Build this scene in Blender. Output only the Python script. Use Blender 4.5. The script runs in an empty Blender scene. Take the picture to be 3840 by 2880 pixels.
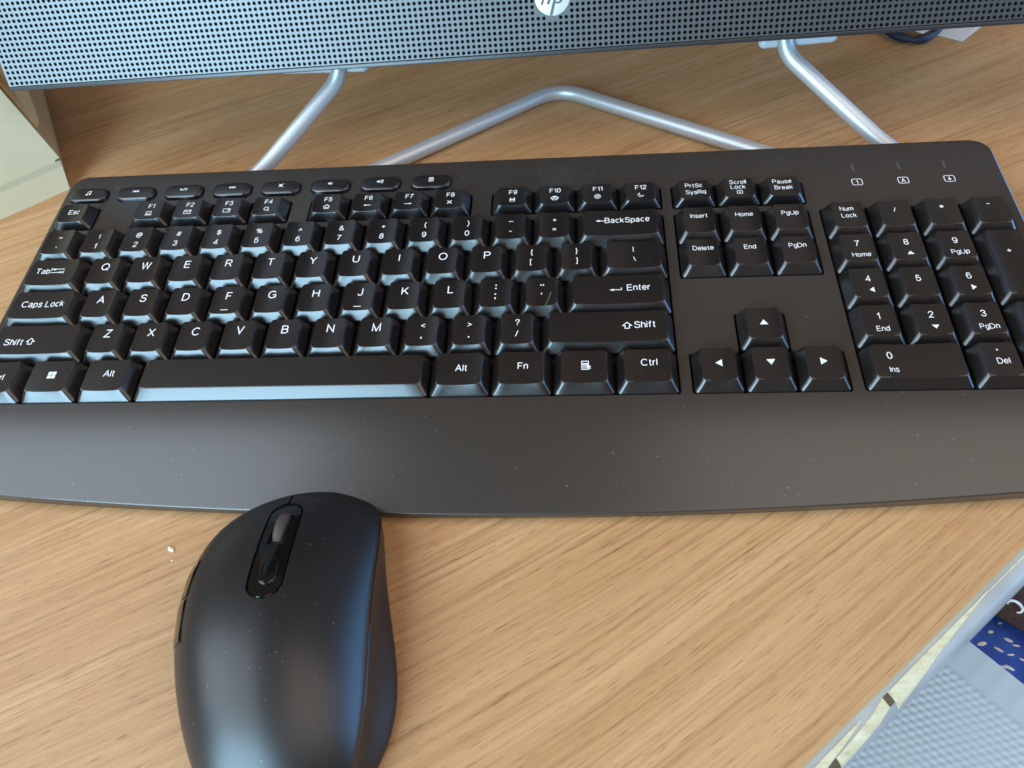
import bpy, bmesh, math, random
import numpy as np
from mathutils import Vector, Matrix
from mathutils.bvhtree import BVHTree

random.seed(7)
S = bpy.context.scene
COL = S.collection
MM = 0.001
TILT = math.radians(3.5)          # the keyboard slopes up towards its back edge
KZ = 14.0                          # height of its key deck above the desk at the front row, mm
KB = Matrix.Translation((0, 0, KZ * MM)) @ Matrix.Rotation(TILT, 4, 'X')

# ------------------------------------------------------------------ camera
RCV = Matrix(((0.995734, 0.037912, -0.084123), (-0.01638, -0.824582, -0.565505), (-0.090806, 0.56447, -0.820444)))
CPOS = Vector((249.801332, -163.466864, 246.527527)) * MM
rt, dn, fw = RCV[0], RCV[1], RCV[2]
m = Matrix((( rt[0], -dn[0], -fw[0], CPOS[0]), (rt[1], -dn[1], -fw[1], CPOS[1]), (rt[2], -dn[2], -fw[2], CPOS[2]), (0, 0, 0, 1)))
cam = bpy.data.cameras.new('camera')
cam.sensor_width = 36; cam.sensor_fit = 'HORIZONTAL'; cam.lens = 27.566
cam.clip_start = 0.01; cam.clip_end = 50
cam.dof.use_dof = True; cam.dof.focus_distance = 0.325; cam.dof.aperture_fstop = 21.0
camo = bpy.data.objects.new('camera', cam); COL.objects.link(camo)
camo.matrix_world = KB @ m
S.camera = camo

# ------------------------------------------------------------------ light: soft room light, two windows, added overhead lamps for ceiling bounce
S.view_settings.view_transform = 'Standard'; S.view_settings.look = 'None'
S.view_settings.exposure = 0; S.view_settings.gamma = 1
W = bpy.data.worlds.new('World'); S.world = W; W.use_nodes = True
bg = W.node_tree.nodes['Background']
bg.inputs[0].default_value = (1.0, 0.68, 0.42, 1); bg.inputs[1].default_value = 0.17

def area(name, loc, target, sx, sy, radiance, color):
    l = bpy.data.lights.new(name, 'AREA'); l.shape = 'RECTANGLE'; l.size = sx; l.size_y = sy
    l.energy = radiance * math.pi * sx * sy; l.color = color
    o = bpy.data.objects.new(name, l); COL.objects.link(o)
    o.location = loc
    o.rotation_euler = (Vector(target) - Vector(loc)).to_track_quat('-Z', 'Y').to_euler()
    return o
area('window_light', (-0.72, -1.60, 0.62), (-0.1, 0.0, 0.6), 1.10, 1.45, 13.0, (0.47, 0.78, 1.0))
area('window_light', (1.55, 0.30, 0.16), (0.2, 0.10, 0.05), 1.7, 0.55, 6.5, (0.18, 0.50, 1.0))
area('ceiling_bounce_fill', (-1.80, -0.60, 1.6), (-1.80, -0.60, 0), 2.8, 2.4, 3.9, (0.72, 0.87, 1.0))  # added lamp standing in for ceiling bounce; its edge shapes the palm rest reflection
area('ceiling_bounce_fill', (1.75, -0.60, 1.6), (1.75, -0.60, 0), 2.6, 2.4, 1.5, (1.0, 0.88, 0.78))  # added likewise; the gap between the pair leaves the palm rest's middle dark

# ------------------------------------------------------------------ materials
def mat(name, base, rough=0.5, metal=0.0, ior=1.5, coat=0.0):
    M = bpy.data.materials.new(name); M.use_nodes = True
    b = M.node_tree.nodes['Principled BSDF']
    b.inputs['Base Color'].default_value = (*base, 1); b.inputs['Roughness'].default_value = rough
    b.inputs['Metallic'].default_value = metal; b.inputs['IOR'].default_value = ior
    b.inputs['Coat Weight'].default_value = coat
    return M
def N(M, t, **kw):
    n = M.node_tree.nodes.new(t)
    for k, v in kw.items():
        if k.startswith('i_'): n.inputs[int(k[2:]) if k[2:].isdigit() else k[2:].replace('_', ' ')].default_value = v
        else: setattr(n, k, v)
    return n
def L(M, a, b): M.node_tree.links.new(a, b)
def bsdf(M): return M.node_tree.nodes['Principled BSDF']
def coords(M, scale=(1, 1, 1), rot=(0, 0, 0)):
    tc = N(M, 'ShaderNodeTexCoord'); mp = N(M, 'ShaderNodeMapping')
    mp.inputs['Scale'].default_value = scale; mp.inputs['Rotation'].default_value = rot
    L(M, tc.outputs['Object'], mp.inputs[0]); return mp.outputs[0]
def noise(M, vec, scale, detail=2, rough=0.5, dist=0.0):
    n = N(M, 'ShaderNodeTexNoise'); n.inputs['Scale'].default_value = scale; n.inputs['Detail'].default_value = detail
    n.inputs['Roughness'].default_value = rough; n.inputs['Distortion'].default_value = dist
    L(M, vec, n.inputs['Vector']); return n
def ramp(M, fac, stops):
    r = N(M, 'ShaderNodeValToRGB'); e = r.color_ramp.elements
    while len(e) < len(stops): e.new(0.5)
    for i, (p, c) in enumerate(stops):
        e[i].position = p; e[i].color = (*c, 1) if len(c) == 3 else c
    L(M, fac, r.inputs[0]); return r
def bump(M, height, strength, dist):
    b = N(M, 'ShaderNodeBump'); b.inputs['Strength'].default_value = strength; b.inputs['Distance'].default_value = dist
    L(M, height, b.inputs['Height']); L(M, b.outputs[0], bsdf(M).inputs['Normal']); return b
def mixc(M, fac, a, b, blend='MIX'):
    n = N(M, 'ShaderNodeMix', data_type='RGBA', blend_type=blend)
    if hasattr(fac, 'is_linked'): L(M, fac, n.inputs[0])
    else: n.inputs[0].default_value = fac
    for i, v in ((6, a), (7, b)):
        if hasattr(v, 'is_linked'): L(M, v, n.inputs[i])
        else: n.inputs[i].default_value = (*v, 1)
    return n.outputs[2]
def grain(M, size=0.0003, strength=0.12, dist=0.00006):
    v = coords(M); n = noise(M, v, 1 / size, 2, 0.6); bump(M, n.outputs[0], strength, dist)
def dusty(M, base, scale, lo, streak=1.0, amount=0.5, col=(0.55, 0.58, 0.62)):
    v = coords(M, (scale, scale * streak, scale), (0, 0, math.radians(35)))
    vo = N(M, 'ShaderNodeTexVoronoi', feature='F1'); vo.inputs['Scale'].default_value = 1.0
    L(M, v, vo.inputs['Vector'])
    sep = N(M, 'ShaderNodeSeparateColor'); L(M, vo.outputs['Color'], sep.inputs[0])
    siz = N(M, 'ShaderNodeMath', operation='MULTIPLY'); L(M, sep.outputs[0], siz.inputs[0]); siz.inputs[1].default_value = lo
    lt = N(M, 'ShaderNodeMath', operation='LESS_THAN'); L(M, vo.outputs['Distance'], lt.inputs[0]); L(M, siz.outputs[0], lt.inputs[1])
    pw = N(M, 'ShaderNodeMath', operation='POWER'); L(M, sep.outputs[1], pw.inputs[0]); pw.inputs[1].default_value = 3.0
    f = N(M, 'ShaderNodeMath', operation='MULTIPLY'); L(M, lt.outputs[0], f.inputs[0]); L(M, pw.outputs[0], f.inputs[1])
    f2 = N(M, 'ShaderNodeMath', operation='MULTIPLY'); L(M, f.outputs[0], f2.inputs[0]); f2.inputs[1].default_value = amount
    L(M, mixc(M, f2.outputs[0], base, col), bsdf(M).inputs['Base Color'])

M_key = mat('key_plastic', (0.008, 0.0065, 0.0065), 0.27, 0, 1.8)
dusty(M_key, (0.008, 0.0065, 0.0065), 380, 0.12, 2.4, 0.26)
grain(M_key, 0.00045, 0.25, 0.00005)
M_case = mat('case_plastic', (0.034, 0.0280, 0.0238), 0.27, 0, 1.68)
dusty(M_case, (0.035, 0.0285, 0.0243), 330, 0.13, 2.4, 0.36)
grain(M_case, 0.0003, 0.10, 0.00004)
M_dark = mat('well_black', (0.004, 0.004, 0.005), 0.6)
M_white = mat('legend_white', (0.86, 0.86, 0.88), 0.5)
M_led = mat('lamp_lens', (0.07, 0.07, 0.075), 0.25)
M_mouse = mat('mouse_shell', (0.009, 0.0088, 0.0098), 0.39, 0, 1.64)
dusty(M_mouse, (0.009, 0.0088, 0.0098), 430, 0.15, 2.0, 0.26)
grain(M_mouse, 0.0003, 0.10, 0.00004)
M_side = mat('mouse_side', (0.016, 0.014, 0.014), 0.34)
M_gloss = mat('glossy_black', (0.006, 0.006, 0.006), 0.06)
M_rubber = mat('wheel_rubber', (0.075, 0.055, 0.048), 0.55)
M_grille = mat('grille_plastic', (0.018, 0.021, 0.025), 0.44, 0.0, 2.2)
grain(M_grille, 0.0004, 0.10, 0.00004)
M_house = mat('housing_plastic', (0.020, 0.022, 0.025), 0.35, 0.0, 1.7)
M_screen = mat('screen_glass', (0.004, 0.004, 0.005), 0.05)
M_silver = mat('silver_paint', (0.56, 0.57, 0.58), 0.42, 0.5)
M_logo = mat('logo_silver', (0.78, 0.82, 0.80), 0.35, 0.3)
M_pale = mat('pale_plastic', (0.55, 0.58, 0.62), 0.4)
M_card = mat('cream_board', (0.56, 0.55, 0.44), 0.6)
v = coords(M_card); n1 = noise(M_card, v, 25, 4, 0.6)
L(M_card, ramp(M_card, n1.outputs[0], [(0.3, (0.50, 0.43, 0.28)), (0.7, (0.56, 0.49, 0.33))]).outputs[0], bsdf(M_card).inputs['Base Color'])
M_kraft = mat('kraft_board', (0.34, 0.24, 0.14), 0.7)
v = coords(M_kraft); n1 = noise(M_kraft, v, 60, 4, 0.6)
L(M_kraft, ramp(M_kraft, n1.outputs[0], [(0.3, (0.42, 0.235, 0.09)), (0.7, (0.50, 0.29, 0.12))]).outputs[0], bsdf(M_kraft).inputs['Base Color'])
M_tape = mat('clear_tape', (0.45, 0.41, 0.28), 0.25)
M_paper = mat('white_paper', (0.74, 0.70, 0.68), 0.6)
M_navy = mat('navy_cloth', (0.012, 0.016, 0.04), 0.6)
M_crumb = mat('crumb', (0.72, 0.68, 0.58), 0.6)
M_hair = mat('lint', (0.35, 0.33, 0.30), 0.6)

def wood():
    M = mat('oak_laminate', (0.5, 0.3, 0.16), 0.42)
    a = math.radians(-26)
    tc = N(M, 'ShaderNodeTexCoord'); sp = N(M, 'ShaderNodeSeparateXYZ'); L(M, tc.outputs['Object'], sp.inputs[0])
    X, Y = sp.outputs[0], sp.outputs[1]
    def mth(op, p, q):
        n = N(M, 'ShaderNodeMath', operation=op)
        for i, v_ in enumerate((p, q)):
            if hasattr(v_, 'is_linked'): L(M, v_, n.inputs[i])
            else: n.inputs[i].default_value = v_
        return n.outputs[0]
    # grain lines rise to the right and steepen towards the near right corner
    mr = N(M, 'ShaderNodeMapRange', interpolation_type='SMOOTHSTEP'); L(M, Y, mr.inputs[0])
    mr.inputs[1].default_value = 0.12; mr.inputs[2].default_value = -0.10; mr.inputs[3].default_value = 0.0; mr.inputs[4].default_value = 1.0
    xm = mth('MAXIMUM', mth('SUBTRACT', X, 0.08), 0.0)
    cub = mth('MULTIPLY', mth('MULTIPLY', mth('MULTIPLY', xm, xm), xm), 1.5)
    Vc = mth('SUBTRACT', mth('SUBTRACT', Y, mth('MULTIPLY', X, 0.54)), mth('MULTIPLY', cub, mr.outputs[0]))
    cb = N(M, 'ShaderNodeCombineXYZ'); L(M, X, cb.inputs[0]); L(M, Vc, cb.inputs[1]); lo = cb.outputs[0]
    warp = noise(M, lo, 5.0, 2, 0.5)
    sc = N(M, 'ShaderNodeVectorMath', operation='SCALE'); L(M, warp.outputs['Color'], sc.inputs[0]); sc.inputs['Scale'].default_value = 0.016
    ad = N(M, 'ShaderNodeVectorMath', operation='ADD'); L(M, lo, ad.inputs[0]); L(M, sc.outputs[0], ad.inputs[1])
    def st(sx, sy, detail, rough=0.55):
        mp = N(M, 'ShaderNodeMapping'); mp.inputs['Scale'].default_value = (sx, sy, 1); L(M, ad.outputs[0], mp.inputs[0])
        return noise(M, mp.outputs[0], 1.0, detail, rough).outputs[0]
    broad = st(3, 48, 3); fine = st(12, 480, 4, 0.60); pores = st(110, 1500, 2, 0.6)
    c = ramp(M, broad, [(0.30, (0.48, 0.258, 0.112)), (0.5, (0.54, 0.304, 0.140)), (0.70, (0.60, 0.356, 0.176))]).outputs[0]
    f = ramp(M, fine, [(0.30, (0.50, 0.43, 0.36)), (0.42, (0.84, 0.80, 0.76)), (0.56, (1.0, 1.0, 1.0)), (0.74, (1.10, 1.13, 1.17))]).outputs[0]
    c = mixc(M, 0.72, c, f, 'MULTIPLY')
    p = ramp(M, pores, [(0.30, (0.52, 0.44, 0.36)), (0.41, (1, 1, 1)), (0.60, (1, 1, 1)), (0.72, (1.18, 1.22, 1.28))]).outputs[0]
    c = mixc(M, 0.85, c, p, 'MULTIPLY')
    L(M, c, bsdf(M).inputs['Base Color'])
    bump(M, pores, 0.25, 0.0001)
    return M
M_wood = wood()
M_edge = mat('edge_band', (0.36, 0.37, 0.37), 0.35)
v = coords(M_edge); n1 = noise(M_edge, v, 40, 3)
L(M_edge, ramp(M_edge, n1.outputs[0], [(0.3, (0.30, 0.31, 0.31)), (0.7, (0.40, 0.41, 0.41))]).outputs[0], bsdf(M_edge).inputs['Base Color'])
M_glue = mat('glue_line', (0.42, 0.31, 0.15), 0.6)
M_core = mat('bare_core', (0.68, 0.66, 0.48), 0.75)
v = coords(M_core, (60, 420, 200), (0, 0, math.radians(-39.6))); n1 = noise(M_core, v, 1, 4, 0.7)
L(M_core, ramp(M_core, n1.outputs[0], [(0.30, (0.42, 0.35, 0.19)), (0.42, (0.58, 0.53, 0.34)), (0.7, (0.70, 0.67, 0.48))]).outputs[0], bsdf(M_core).inputs['Base Color'])
bump(M_core, n1.outputs[0], 0.6, 0.0005)
M_gap = mat('split_brown', (0.10, 0.07, 0.035), 0.8)
M_towel = mat('towel_paper', (0.40, 0.455, 0.49), 0.85)
M_blue = mat('blue_weave', (0.02, 0.06, 0.36), 0.85)
v = coords(M_blue); n1 = noise(M_blue, v, 900, 3, 0.7); n2 = noise(M_blue, v, 60, 3)
c = ramp(M_blue, n2.outputs[0], [(0.35, (0.022, 0.075, 0.42)), (0.65, (0.045, 0.15, 0.70))]).outputs[0]
L(M_blue, mixc(M_blue, 0.5, c, ramp(M_blue, n1.outputs[0], [(0.3, (0.5, 0.5, 0.5)), (0.7, (1.3, 1.3, 1.3))]).outputs[0], 'MULTIPLY'), bsdf(M_blue).inputs['Base Color'])
bump(M_blue, n1.outputs[0], 0.6, 0.0004)
M_fleck = mat('white_thread', (0.86, 0.88, 0.92), 0.8)
M_dkcl = mat('dark_print', (0.022, 0.012, 0.012), 0.7)
v = coords(M_dkcl); n1 = noise(M_dkcl, v, 45, 3, 0.5, 1.2)
L(M_dkcl, ramp(M_dkcl, n1.outputs[0], [(0.40, (0.012, 0.008, 0.008)), (0.52, (0.05, 0.03, 0.018)), (0.60, (0.03, 0.008, 0.010))]).outputs[0], bsdf(M_dkcl).inputs['Base Color'])
M_floor = mat('floor_tile', (0.20, 0.19, 0.18), 0.5)

# ------------------------------------------------------------------ object helpers
def link(name, me, mats=None, parent=None, label=None):
    o = bpy.data.objects.new(name, me); COL.objects.link(o)
    if mats:
        me.materials.clear(); me.materials.append(mats)
    if parent: o.parent = parent
    if label: o['label'] = label
    return o
def mesh(name, verts, faces, scale=MM, smooth=None):
    me = bpy.data.meshes.new(name)
    me.from_pydata([(a * scale, b * scale, c * scale) for a, b, c in verts], [], faces)
    if smooth is not None:
        me.polygons.foreach_set('use_smooth', [True] * len(me.polygons))
        me.set_sharp_from_angle(angle=math.radians(smooth))
    me.update(); return me
def empty(name, label, cat, matrix=None, group=None):
    o = bpy.data.objects.new(name, None); COL.objects.link(o); o.empty_display_size = 0.02
    if matrix is not None: o.matrix_world = matrix
    o['label'] = label; o['category'] = cat
    if group: o['group'] = group
    return o
def tag(o, label, cat): o['label'] = label; o['category'] = cat; return o
def box_geo(x0, x1, y0, y1, z0, z1):
    v = [(x, y, z) for z in (z0, z1) for y in (y0, y1) for x in (x0, x1)]
    f = [(0, 2, 3, 1), (4, 5, 7, 6), (0, 1, 5, 4), (2, 6, 7, 3), (0, 4, 6, 2), (1, 3, 7, 5)]
    return v, f
def join(*geos):
    V, F = [], []
    for v, f in geos:
        o = len(V); V += list(v); F += [tuple(i + o for i in q) for q in f]
    return V, F
def bevel_mesh(me, w, seg=2):
    bm = bmesh.new(); bm.from_mesh(me)
    bmesh.ops.remove_doubles(bm, verts=bm.verts, dist=1e-7)
    bmesh.ops.bevel(bm, geom=bm.edges[:], offset=w * MM, segments=seg, affect='EDGES', profile=0.5)
    bm.to_mesh(me); bm.free()
    me.polygons.foreach_set('use_smooth', [True] * len(me.polygons)); me.set_sharp_from_angle(angle=math.radians(40))
    return me
def sweep(name, path, radius, n=14, mat_=None, parent=None, cap=True):
    P = [Vector(p) for p in path]; V, F = [], []
    up = Vector((0, 0, 1)); prev = None
    for i, p in enumerate(P):
        t = (P[min(i + 1, len(P) - 1)] - P[max(i - 1, 0)]).normalized()
        if prev is None:
            a = t.cross(up if abs(t.z) < 0.9 else Vector((1, 0, 0))).normalized()
        else:
            a = (prev - t * prev.dot(t)).normalized()
        prev = a; b = t.cross(a)
        r = radius[i] if isinstance(radius, (list, tuple)) else radius
        for k in range(n):
            w = 2 * math.pi * k / n; V.append(tuple(p + (a * math.cos(w) + b * math.sin(w)) * r))
    for i in range(len(P) - 1):
        for k in range(n):
            k2 = (k + 1) % n; F.append((i * n + k, i * n + k2, (i + 1) * n + k2, (i + 1) * n + k))
    if cap:
        F.append(tuple(range(n))[::-1]); F.append(tuple((len(P) - 1) * n + k for k in range(n)))
    return link(name, mesh(name, V, F, MM, 50), mat_, parent)
def smooth_path(pts, seg=8):
    P = [Vector(p) for p in pts]; out = []
    for i in range(len(P) - 1):
        p0, p1, p2, p3 = P[max(i - 1, 0)], P[i], P[i + 1], P[min(i + 2, len(P) - 1)]
        for s in range(seg):
            t = s / seg
            out.append(0.5 * ((2 * p1) + (p2 - p0) * t + (2 * p0 - 5 * p1 + 4 * p2 - p3) * t * t + (3 * p1 - p0 - 3 * p2 + p3) * t ** 3))
    out.append(P[-1]); return [tuple(p) for p in out]
def fillet(pts, r, seg=8):
    """polyline with rounded bends"""
    P = [Vector(p) for p in pts]; out = [P[0]]
    for i in range(1, len(P) - 1):
        a, b, c = P[i - 1], P[i], P[i + 1]
        d1, d2 = (a - b), (c - b); rr = min(r, d1.length * .45, d2.length * .45)
        p, q = b + d1.normalized() * rr, b + d2.normalized() * rr
        for s in range(seg + 1):
            t = s / seg; out.append(p * (1 - t) ** 2 + b * 2 * t * (1 - t) + q * t * t)
    out.append(P[-1]); return [tuple(p) for p in out]
def rrect(x0, x1, y0, y1, r, ns=4, nx=6, ny=4):
    """rounded rectangle outline, counter-clockwise, with subdivided sides"""
    pts = []
    cs = [(x1 - r, y0 + r, -90), (x1 - r, y1 - r, 0), (x0 + r, y1 - r, 90), (x0 + r, y0 + r, 180)]
    for ci, (cx, cy, a0) in enumerate(cs):
        for k in range(ns + 1):
            a = math.radians(a0 + 90 * k / ns); pts.append((cx + r * math.cos(a), cy + r * math.sin(a)))
        nx_, ny_, _ = cs[(ci + 1) % 4]; a = math.radians(a0 + 90)
        e0 = pts[-1]; e1 = (nx_ + r * math.cos(a), ny_ + r * math.sin(a)); n = ny if ci % 2 == 0 else nx
        for k in range(1, n): pts.append((e0[0] + (e1[0] - e0[0]) * k / n, e0[1] + (e1[1] - e0[1]) * k / n))
    return pts
def loft(loops, cap_top=True, cap_bot=False):
    n = len(loops[0]); V = [p for l in loops for p in l]; F = []
    for i in range(len(loops) - 1):
        for k in range(n):
            k2 = (k + 1) % n; F.append((i * n + k, i * n + k2, (i + 1) * n + k2, (i + 1) * n + k))
    if cap_top: F.append(tuple((len(loops) - 1) * n + k for k in range(n)))
    if cap_bot: F.append(tuple(range(n))[::-1])
    return V, F
def plate(name, outline, holes, z0, z1, mat_, parent):
    """flat plate with real openings, from a 2-D curve"""
    cu = bpy.data.curves.new(name, 'CURVE'); cu.dimensions = '2D'; cu.fill_mode = 'BOTH'
    cu.extrude = (z1 - z0) / 2 * MM
    for poly in [outline] + holes:
        s = cu.splines.new('POLY'); s.points.add(len(poly) - 1); s.use_cyclic_u = True
        for i, (x, y) in enumerate(poly): s.points[i].co = (x * MM, y * MM, 0, 1)
    tmp = bpy.data.objects.new(name, cu); COL.objects.link(tmp)
    bpy.context.view_layer.update()
    me = bpy.data.meshes.new_from_object(tmp.evaluated_get(bpy.context.evaluated_depsgraph_get()))
    bpy.data.objects.remove(tmp); bpy.data.curves.remove(cu)
    me.transform(Matrix.Translation((0, 0, (z0 + z1) / 2 * MM))); me.name = name
    return link(name, me, mat_, parent)
def round_poly(pts, r, ns=4):
    out = []; n = len(pts)
    for i in range(n):
        a, b, c = Vector(pts[i - 1]), Vector(pts[i]), Vector(pts[(i + 1) % n])
        d1, d2 = (a - b).normalized(), (c - b).normalized()
        p, q = b + d1 * r, b + d2 * r
        for k in range(ns + 1):
            t = k / ns; w = p * (1 - t) ** 2 + b * 2 * t * (1 - t) + q * t * t; out.append((w.x, w.y))
    return out

ICON = 1.08
# ------------------------------------------------------------------ flat marks: strokes, shapes, text (units mm, centred on 0,0)
class Mark:
    def __init__(s): s.V = []; s.F = []; s.l = 0
    def poly(s, pts):
        o = len(s.V); s.l += 1
        s.V += [(x, y, 0.012 * s.l) for x, y in pts]; s.F.append(tuple(range(o, o + len(pts)))); return s
    def stroke(s, pts, w, closed=False):
        P = [Vector(p) for p in pts]; n = len(P); s.l += 1; o = len(s.V)
        for i in range(n):
            if closed: a, c = P[i - 1], P[(i + 1) % n]
            else: a, c = P[max(i - 1, 0)], P[min(i + 1, n - 1)]
            d1 = (P[i] - a).normalized() if (P[i] - a).length > 1e-9 else (c - P[i]).normalized()
            d2 = (c - P[i]).normalized() if (c - P[i]).length > 1e-9 else d1
            t = (d1 + d2); t = t.normalized() if t.length > 1e-6 else d1
            nrm = Vector((-t.y, t.x)); k = w / 2 / max(0.35, nrm.dot(Vector((-d1.y, d1.x))))
            for sg in (1, -1): q = P[i] + nrm * k * sg; s.V.append((q.x, q.y, 0.012 * s.l))
        for i in range(n if closed else n - 1):
            j = (i + 1) % n; s.F.append((o + 2 * i, o + 2 * i + 1, o + 2 * j + 1, o + 2 * j))
        return s
    def rr(s, x0, x1, y0, y1, r, w): return s.stroke(rrect(x0, x1, y0, y1, r, 4, 1, 1), w, True)
    def disc(s, x, y, r, n=14): return s.poly([(x + r * math.cos(2 * math.pi * k / n), y + r * math.sin(2 * math.pi * k / n)) for k in range(n)])
    def arc(s, x, y, r, a0, a1, w, n=12): return s.stroke([(x + r * math.cos(math.radians(a0 + (a1 - a0) * k / n)), y + r * math.sin(math.radians(a0 + (a1 - a0) * k / n))) for k in range(n + 1)], w)
    def ring(s, x, y, r, w, n=20): return s.stroke([(x + r * math.cos(2 * math.pi * k / n), y + r * math.sin(2 * math.pi * k / n)) for k in range(n)], w, True)
    def box(s, x0, x1, y0, y1): return s.poly([(x0, y0), (x1, y0), (x1, y1), (x0, y1)])
    def at(s, dx, dy, k=1.0): k *= ICON; return [(x * k + dx, y * k + dy, z) for x, y, z in s.V], list(s.F)
# a plain monoline alphabet, cap height 1: each glyph is (width, [strokes]); a stroke is a list of points and arcs
def _A(cx, cy, rx, ry, a0, a1, n=10): return [(cx + rx * math.cos(math.radians(a0 + (a1 - a0) * k / n)), cy + ry * math.sin(math.radians(a0 + (a1 - a0) * k / n))) for k in range(n + 1)]
def _C(pts, seg=4): return [(p[0], p[1]) for p in smooth_path([(x, y, 0) for x, y in pts], seg)]
def _O(cx, cy, rx, ry, n=20): return ('o', [(cx + rx * math.cos(2 * math.pi * k / n), cy + ry * math.sin(2 * math.pi * k / n)) for k in range(n)])
_S = [(.66, .78), (.56, .94), (.34, 1), (.12, .93), (.05, .75), (.15, .6), (.36, .53), (.58, .44), (.68, .27), (.6, .07), (.36, 0), (.11, .06), (.01, .25)]
_s = [(.44, .56), (.36, .70), (.22, .74), (.07, .68), (.04, .55), (.12, .44), (.26, .39), (.42, .32), (.46, .19), (.38, .04), (.23, 0), (.06, .05), (.0, .19)]
_bowl = lambda: _O(.25, .37, .25, .37)
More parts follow.
